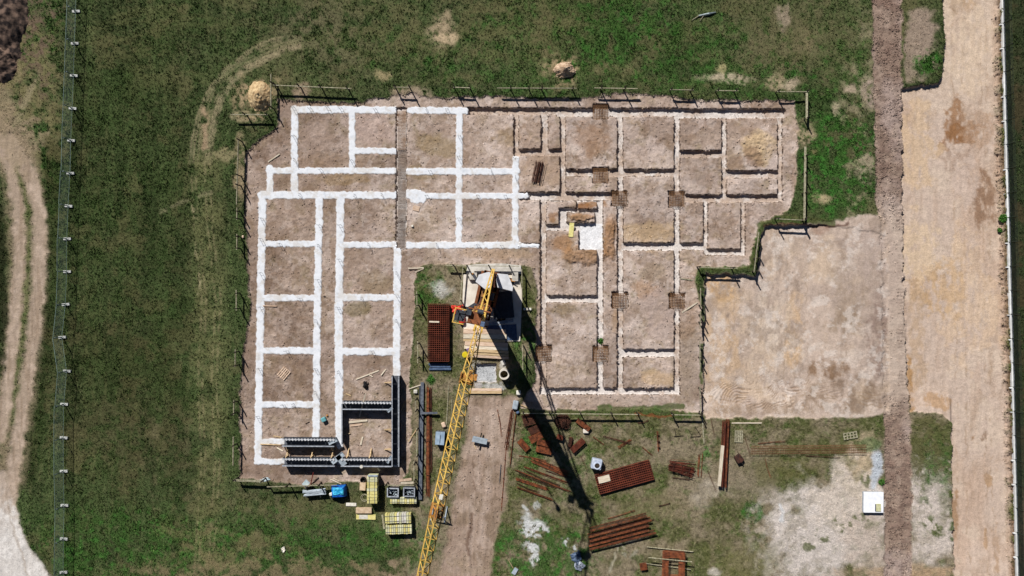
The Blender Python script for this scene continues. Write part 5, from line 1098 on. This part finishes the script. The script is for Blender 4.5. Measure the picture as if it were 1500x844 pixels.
# loose single rods scattered over the yard
rods=[(760,668,800,676),(757,708,790,722),(800,690,838,700),(868,640,884,652),(934,620,950,616),(1040,612,1046,640),(940,655,955,668),(985,700,1010,704),(1090,640,1098,668),(1110,650,1150,647),(1180,668,1230,671),(1036,690,1048,720),(890,760,930,748),(905,770,958,762),(965,742,982,738),(1120,672,1128,700),(742,640,748,660),(850,668,860,690),(728,600,734,640),(770,690,820,712)]
near=['near the left end of the bar fan','below the third bar bundle of the fan','beside the crane shadow','left of the crossing rods','under the long pale board','above the tall red girder','between the crossing rods and the slanting stack','below the fat bar bundle','below the small yellow pallet','on the left end of the long mesh cage','under the middle of the long mesh cage','left of the lower white timber','above the girder row','along the girder row','right of the girder row','below the long mesh cage on its left','on the driveway edge','above the white bulk sack','on the driveway near the pale sacks','crossing the bar fan']
for k,r in enumerate(rods):
    a=P(r[0],r[1]); b_=P(r[2],r[3]); g=gmax((r[0]+r[2])/2,(r[1]+r[3])/2); Ln=math.hypot(b_[0]-a[0],b_[1]-a[1]); mb=MB(); bend=rnd.uniform(-.12,.12)
    for q in range(2): o_=q*.07; mb.bar((-Ln/2,o_,.05),(0,o_+bend,.07),.03).bar((0,o_+bend,.07),(Ln/2,o_*1.6,.05),.03)
    o=mb.build('loose_rod',RUSTD if k%3 else RUST); o.location=((a[0]+b_[0])/2,(a[1]+b_[1])/2,g+.03); o.rotation_euler=(0,0,math.atan2(b_[1]-a[1],b_[0]-a[0])); tag(o,'thin bent rusty rod lying '+near[k],'rod','loose rods on the yard')
# dark barrow-like heap, cable heap
def heap(x,y,rx,ry,h,label,m,name,cat,seed,n=18,rough=.25,rz=0,mat2=None):
    N=64; u=np.linspace(-1.15,1.15,N,dtype=np.float32); U,V=np.meshgrid(u,u); r=np.sqrt(U*U+V*V)
    nz=fbm(U*10+50+seed*7,V*10+50,5,seed+200,5,.6); n2=fbm(U*10+50,V*10+50+seed*9,1.6,seed+230,3,.6)
    rr=r+(nz-.5)*rough*1.6; zz=h*np.clip(1-rr**1.5,-.15,1)*(1+(nz-.5)*.6)+(n2-.5)*h*.22*(rr<1.05)
    mb=MB(); xs=U*rx*S; yy=V*ry*S
    for a,b,c in zip(xs.ravel(),yy.ravel(),zz.ravel()): mb.v.append((float(a),float(b),float(c)))
    for q in range(N-1):
        for p in range(N-1):
            if rr[q,p]<1.06: k=q*N+p; mb.f.append((k,k+1,k+N+1,k+N))
    o=mb.build(name,m,None,True); X_,Y_,z_=G(x,y); o.location=(X_,Y_,gz(x,y)); o.rotation_euler=(0,0,R(rz)); return tag(o,label,cat)
SANDH=mat('heap_sand',(192,170,132),(150,124,90),.95,scale=3,bump=.8,detail=8); SANDP=mat('pinkish_sand',(210,186,160),(160,130,104),.95,scale=4,bump=.8,detail=8); DARKS=mat('dark_soil',(130,108,94),(44,36,34),.95,scale=1.6,bump=1.0,detail=10,lo=.4,hi=.6)
heap(381,141,18,23,1.15,'rounded sandy heap with dry grass at the northwest corner of the dig',SANDH,'sand_heap','sand heap',1,rz=5,rough=.12); heap(827,102,16,12,1.0,'small pinkish sand heap alone in the top meadow',SANDP,'sand_heap','sand heap',2,rough=.4)
heap(2,25,40,68,1.8,'big dark soil heap cut off by the top left corner',DARKS,'soil_heap','soil heap',3,n=60,rough=.35,rz=4); heap(-8,88,34,34,1.4,'smaller dark soil heap at the left edge below the big one',DARKS,'soil_heap','soil heap',4,n=34,rough=.4)
heap(535,565,4.5,6,.5,'small black crumpled heap on the floor above the boarded room',BLK,'rubber_heap','heap',5,n=8,rough=.6)
X_,Y_,zz=G(1081,671); t=thing('wheelbarrow','dark brown wheelbarrow tipped over below the small yellow pallet','wheelbarrow',(X_,Y_,zz),R(-55))
MB().prism([(-.45,-.35),(.35,-.42),(.5,0),(.35,.42),(-.45,.35)],.18,.5).build('tray',mat('brown_tray',(84,52,40),(44,30,26),.7,scale=4),t,bevel=.04); MB().tube((.68,-.05,.2),(.68,.05,.2),.2,14).build('wheel',BLK,t)
for s_ in(-1,1): MB().tube((.6,s_*.1,.25),(-.9,s_*.3,.55),.025,8).build('handle',STAKE,t)
# trestle under the jib
X_,Y_,zz=G(643,752); t=thing('trestle','grey steel trestle standing astride beneath the folded joint of the jib','trestle',(X_,Y_,zz),R(-10))
for s_ in(-1,1): MB().bar((s_*.75,-.75,0),(s_*.75,.0,1.2),.09).bar((s_*.75,.75,0),(s_*.75,.0,1.2),.09).bar((s_*.75,-.9,.05),(s_*.75,.9,.05),.14).build('leg',LGRY,t)
MB().bar((-.85,0,1.2),(.85,0,1.2),.1).build('crossbar',MGRY,t)
# fallen branch, shrub on the fence
X_,Y_,zz=G(1035,22); t=thing('fallen_log','bleached grey log lying in the top meadow beside a dark scrape','log',(X_,Y_,zz+.1),R(9)); MB().tube((-.9,0,0),(.2,.03,.05),.1,8,.14).tube((.2,.03,.05),(1.0,.1,.0),.14,8,.06).build('trunk',GALV,t); MB().tube((-.3,0,.05),(-.9,-.6,.02),.05,6,.02).tube((-.9,0,.0),(-1.7,-.35,.0),.07,6,.03).build('branch',WOODG,t)
def leaves(x,y,r,n,label,cols,name='shrub',h=.7,seed=0,cat='shrub'):
    rs=np.random.RandomState(seed); X_,Y_,zz=G(x,y); t=thing(name,label,cat,(X_,Y_,zz)); b=MB(); s_=MB()
    for k in range(7): a=rs.rand()*6.28; s_.tube((0,0,0),(math.cos(a)*r*S*.7,math.sin(a)*r*S*.7,h*rs.uniform(.5,.9)),.03,5,.01)
    for k in range(n):
        a=rs.rand()*6.28; q=r*S*math.sqrt(rs.rand()); z=rs.uniform(.05,h)*(1-.5*q/(r*S)); c=Vector((math.cos(a)*q,math.sin(a)*q,z)); u=Vector(rs.uniform(-1,1,3)).normalized()*.09; v=Vector(rs.uniform(-1,1,3)).normalized()*.07
        i=len(b.v); b.v+= [tuple(c-u),tuple(c+v),tuple(c+u),tuple(c-v)]; b.f.append((i,i+1,i+2,i+3))
    if h<.45: s_=MB().tube((0,0,0),(0.03,0,h*.6),.02,5,.01)
    s_.build('stem',WOODD,t); b.build('foliage',cols,t)
LEAF=mat('shrub_leaf',(86,140,52),(56,98,36),.8,scale=8); leaves(1470,320,6,420,'small bright shrub at the foot of the white plinth fence',LEAF,seed=1); leaves(1467,337,3.5,150,'tiny weed just below the shrub at the plinth fence',LEAF,name='weed',cat='weed',h=.35,seed=2)
leaves(631.5,556,4.5,260,'tuft of vivid green leaves at the upper end of the long rusty bars',LEAF,name='weed',cat='weed',h=.2,seed=3); leaves(881,500,4,140,'little green weed at the corner of the rebar cage pit',LEAF,name='weed',cat='weed',h=.35,seed=4); leaves(1291,706,4,120,'little green weed at the edge of the haul road',LEAF,name='weed',cat='weed',h=.3,seed=5)
# thin starter bars standing in pairs along the footings
pairs=[(455,160),(480,158),(431,200),(432,235),(470,249),(515,235),(440,286),(520,287),(560,286),(383,320),(382,350),(468,330),(467,360),(382,400),(466,410),(498,330),(497,380),(382,450),(463,470),(495,450),(581,400),(581,432),(581,470),(380,540),(462,540),(377,610),(462,575),(496,545),(410,357),(440,437),(540,358),(530,437),(420,514),(545,514),(415,593),(430,593),
 (625,161),(655,161),(673,200),(672,230),(630,251),(720,251),(625,287),(700,287),(740,287),(755,260),(672,320),(755,320),(640,359),(700,359),(735,360),(430,158),(500,160),(550,161)]
mb=MB()
for k in range(2): mb.bar((-.14+.28*k,0,0),(-.14+.28*k,.02,.95),.022)
for z in(.3,.75): mb.bar((-.17,0,z),(.17,0,z),.015)
me=mb.mesh('starter_bars',mat('grey_rebar',(120,124,130),(84,86,92),.7))
for x,y in pairs:
    o=bpy.data.objects.new('starter_bars',me); COL.objects.link(o); o.location=(*P(x,y),-.14); o.rotation_euler=(0,0,R(rnd.choice((0,90))+rnd.uniform(-8,8))); tag(o,'thin pair of upright starter bars rising from the white footings','starter bars','starter bars in the footings')
pairs2=[(757,180),(757,200),(798,180),(825,200),(825,240),(908,220),(908,200),(992,190),(992,240),(1062,190),(1062,240),(950,252),(1030,225),(796,320),(796,450),(796,480),(908,360),(908,400),(908,470),(992,330),(992,400),(992,480),(879,400),(879,470),(879,540),(908,550),(992,550),(830,438),(950,361),(1010,361),(1034,330),(1090,330),(840,574),(950,574),(1110,291),(1020,291),(700,162),(740,162),(800,162),(850,164),(940,164),(1020,166),(1080,166),(1120,166)]
mb=MB()
for k in range(2): mb.bar((-.16+.32*k,0,0),(-.16+.32*k,.03,1.35),.02)
me2=mb.mesh('wall_starter_bars',RUSTB)
for x,y in pairs2:
    o=bpy.data.objects.new('wall_starter_bars',me2); COL.objects.link(o); o.location=(*P(x,y),-.68); o.rotation_euler=(0,0,R(rnd.uniform(-40,40))); tag(o,'thin pair of brown starter bars rising from the open trenches','starter bars','starter bars in the trenches')
# ------------------------------------------------------------------ grass blades, weeds, clods (uncountable)
rs=np.random.RandomState(11)
inframe=(X>-110)&(X<1610)&(Y>-110)&(Y<954)
cell=np.zeros(X.shape,np.float32); dx=np.gradient(AX)[None,:]; dy=np.gradient(AY)[:,None]; cell[:]=dx*dy
alb=A.copy()
green=np.clip((alb[...,1]-alb[...,0]*.86)/ (alb[...,1]+.02)*2.6,0,1)
soft=(1-np.clip(site*1.2+strip+pad+haul+drive*.8+track_m,0,1))*inframe
bare=sst(.17,.34,alb.mean(-1))
def scatter(w,n):
    p=(w*cell).ravel().astype(np.float64); c=np.cumsum(p); k=np.searchsorted(c,rs.rand(n)*c[-1]); return k
def tufts(name,w,n,lo,hi,wid,colf,label,cat,blades=3,lean=.9,m=None):
    k=scatter(w,n); jx=rs.uniform(-.6,.6,n)*S; jy=rs.uniform(-.6,.6,n)*S
    cx=VX.ravel()[k]+jx; cy=VY.ravel()[k]+jy; cz=Z.ravel()[k]
    N=n*blades; cx=np.repeat(cx,blades)+rs.uniform(-.06,.06,N); cy=np.repeat(cy,blades)+rs.uniform(-.06,.06,N); cz=np.repeat(cz,blades); kk=np.repeat(k,blades)
    a=rs.rand(N)*6.283; h=rs.uniform(lo,hi,N); wv=rs.uniform(.6,1.3,N)*wid; ln=rs.uniform(.2,lean,N)*h
    b=rs.rand(N)*6.283
    v=np.zeros((N,3,3),np.float32)
    v[:,0]=np.stack([cx-np.cos(a)*wv,cy-np.sin(a)*wv,cz-.02],1); v[:,1]=np.stack([cx+np.cos(a)*wv,cy+np.sin(a)*wv,cz-.02],1); v[:,2]=np.stack([cx+np.cos(b)*ln,cy+np.sin(b)*ln,cz+h],1)
    me=bpy.data.meshes.new(name); me.vertices.add(N*3); me.loops.add(N*3); me.polygons.add(N)
    me.vertices.foreach_set('co',v.ravel()); me.loops.foreach_set('vertex_index',np.arange(N*3,dtype=np.int32)); me.polygons.foreach_set('loop_start',np.arange(0,N*3,3,dtype=np.int32)); me.polygons.foreach_set('loop_total',np.full(N,3,np.int32))
    c=colf(alb.reshape(-1,3)[kk],rs.rand(N,1).astype(np.float32)); cc=np.ones((N,3,4),np.float32); cc[...,:3]=c[:,None,:]
    at=me.color_attributes.new('albedo','FLOAT_COLOR','POINT'); at.data.foreach_set('color',cc.ravel()); me.update(); me.materials.append(m or BM)
    o=bpy.data.objects.new(name,me); COL.objects.link(o); o['kind']='stuff'; o['label']=label; o['category']=cat
BM=attr_mat('blade_surface',bump=0,fine=2.0,amp=.12,speck=.1)
gw=soft*(0.25+green)*(1-.85*bare)
GREEN=np.array(lin((78,104,50)),np.float32); STRAW=np.array(lin((150,142,104)),np.float32)
tufts('grass',gw,185000,.06,.16,.035,lambda c,r:c*(.6+1.1*r)*1.0+ (r>.9)*STRAW*.3+(r<.12)*GREEN*.25,'short mown and dry grass over the field and yard','grass')
lw=soft*sst(.25,.7,green)*sst(.5,.65,fbm(X,Y,9,77,3))
tufts('weeds',lw,30000,.06,.16,.06,lambda c,r:c*(.6+.8*r)+GREEN*(.15+.4*(r>.7)),'clumps of leafy green weeds in the meadow and at the south edge','weeds',blades=4,lean=1.2)
# clods of earth
def clods(name,w,n,r0,r1,bright,label):
    k=scatter(w,n); v0=np.array([(1,0,0),(-.6,.8,0),(-.6,-.8,0),(0,0,1.),(.2,.9,.4),(-.9,.1,.5)],np.float32); f0=np.array([(0,1,3),(1,2,3),(2,0,3),(0,4,3),(4,5,3),(5,2,3),(0,1,4),(1,2,5)],np.int32)
    s=(r0+(r1-r0)*rs.rand(n)**3)[:,None,None]; a=rs.rand(n)*6.283; ca,sa=np.cos(a)[:,None],np.sin(a)[:,None]
    v=np.repeat(v0[None],n,0)*(1+rs.uniform(-.3,.3,(n,6,3))); vx=v[...,0]*ca-v[...,1]*sa; vy=v[...,0]*sa+v[...,1]*ca
    v=np.stack([vx,vy,v[...,2]*.7],-1)*s; pos=np.stack([VX.ravel()[k]+rs.uniform(-.05,.05,n),VY.ravel()[k]+rs.uniform(-.05,.05,n),Z.ravel()[k]-.01],1)
    v=(v+pos[:,None,:]).astype(np.float32); f=(f0[None]+6*np.arange(n)[:,None,None]).astype(np.int32)
    me=bpy.data.meshes.new(name); me.vertices.add(n*6); nf=n*8; me.loops.add(nf*3); me.polygons.add(nf); me.vertices.foreach_set('co',v.ravel()); me.loops.foreach_set('vertex_index',f.ravel())
    me.polygons.foreach_set('loop_start',np.arange(0,nf*3,3,dtype=np.int32)); me.polygons.foreach_set('loop_total',np.full(nf,3,np.int32))
    c=alb.reshape(-1,3)[k]*(bright[0]+bright[1]*rs.rand(n,1)); cc=np.ones((n,6,4),np.float32); cc[...,:3]=c[:,None,:]; at=me.color_attributes.new('albedo','FLOAT_COLOR','POINT'); at.data.foreach_set('color',cc.astype(np.float32).ravel())
    me.update(); me.materials.append(BM); o=bpy.data.objects.new(name,me); COL.objects.link(o); o['kind']='stuff'; o['label']=label; o['category']='soil clods'
HK=1-.85*sst(290,345,Y)*sst(620,560,Y)
edge=np.clip(1-np.abs(haul-.5)*2,0,1)*HK+verge*1.2+np.clip(1-np.abs(strip-.5)*2,0,1)*.6+np.clip(1-np.abs(site-.5)*2,0,1)*.5+haul*.35*HK
tedge=sst(.0,.2,trench)*(1-sst(.3,.6,trench))*2.0
clods('clods',(edge*inframe+site*(1-trench)*(1-np.maximum(f1,f2))*.035+tedge*.6*inframe+drive*.05)*(0.2+sst(.45,.65,NG)),48000,.02,.13,(.7,.6),'loose clods of soil along the haul road, trench rims and fence verge')
clods('gravel',(yard*soft*sst(.2,.4,bare)+pad*.05+low*.6)*inframe,16000,.015,.07,(.8,.7),'pale stones and grit scattered over the worn yard')
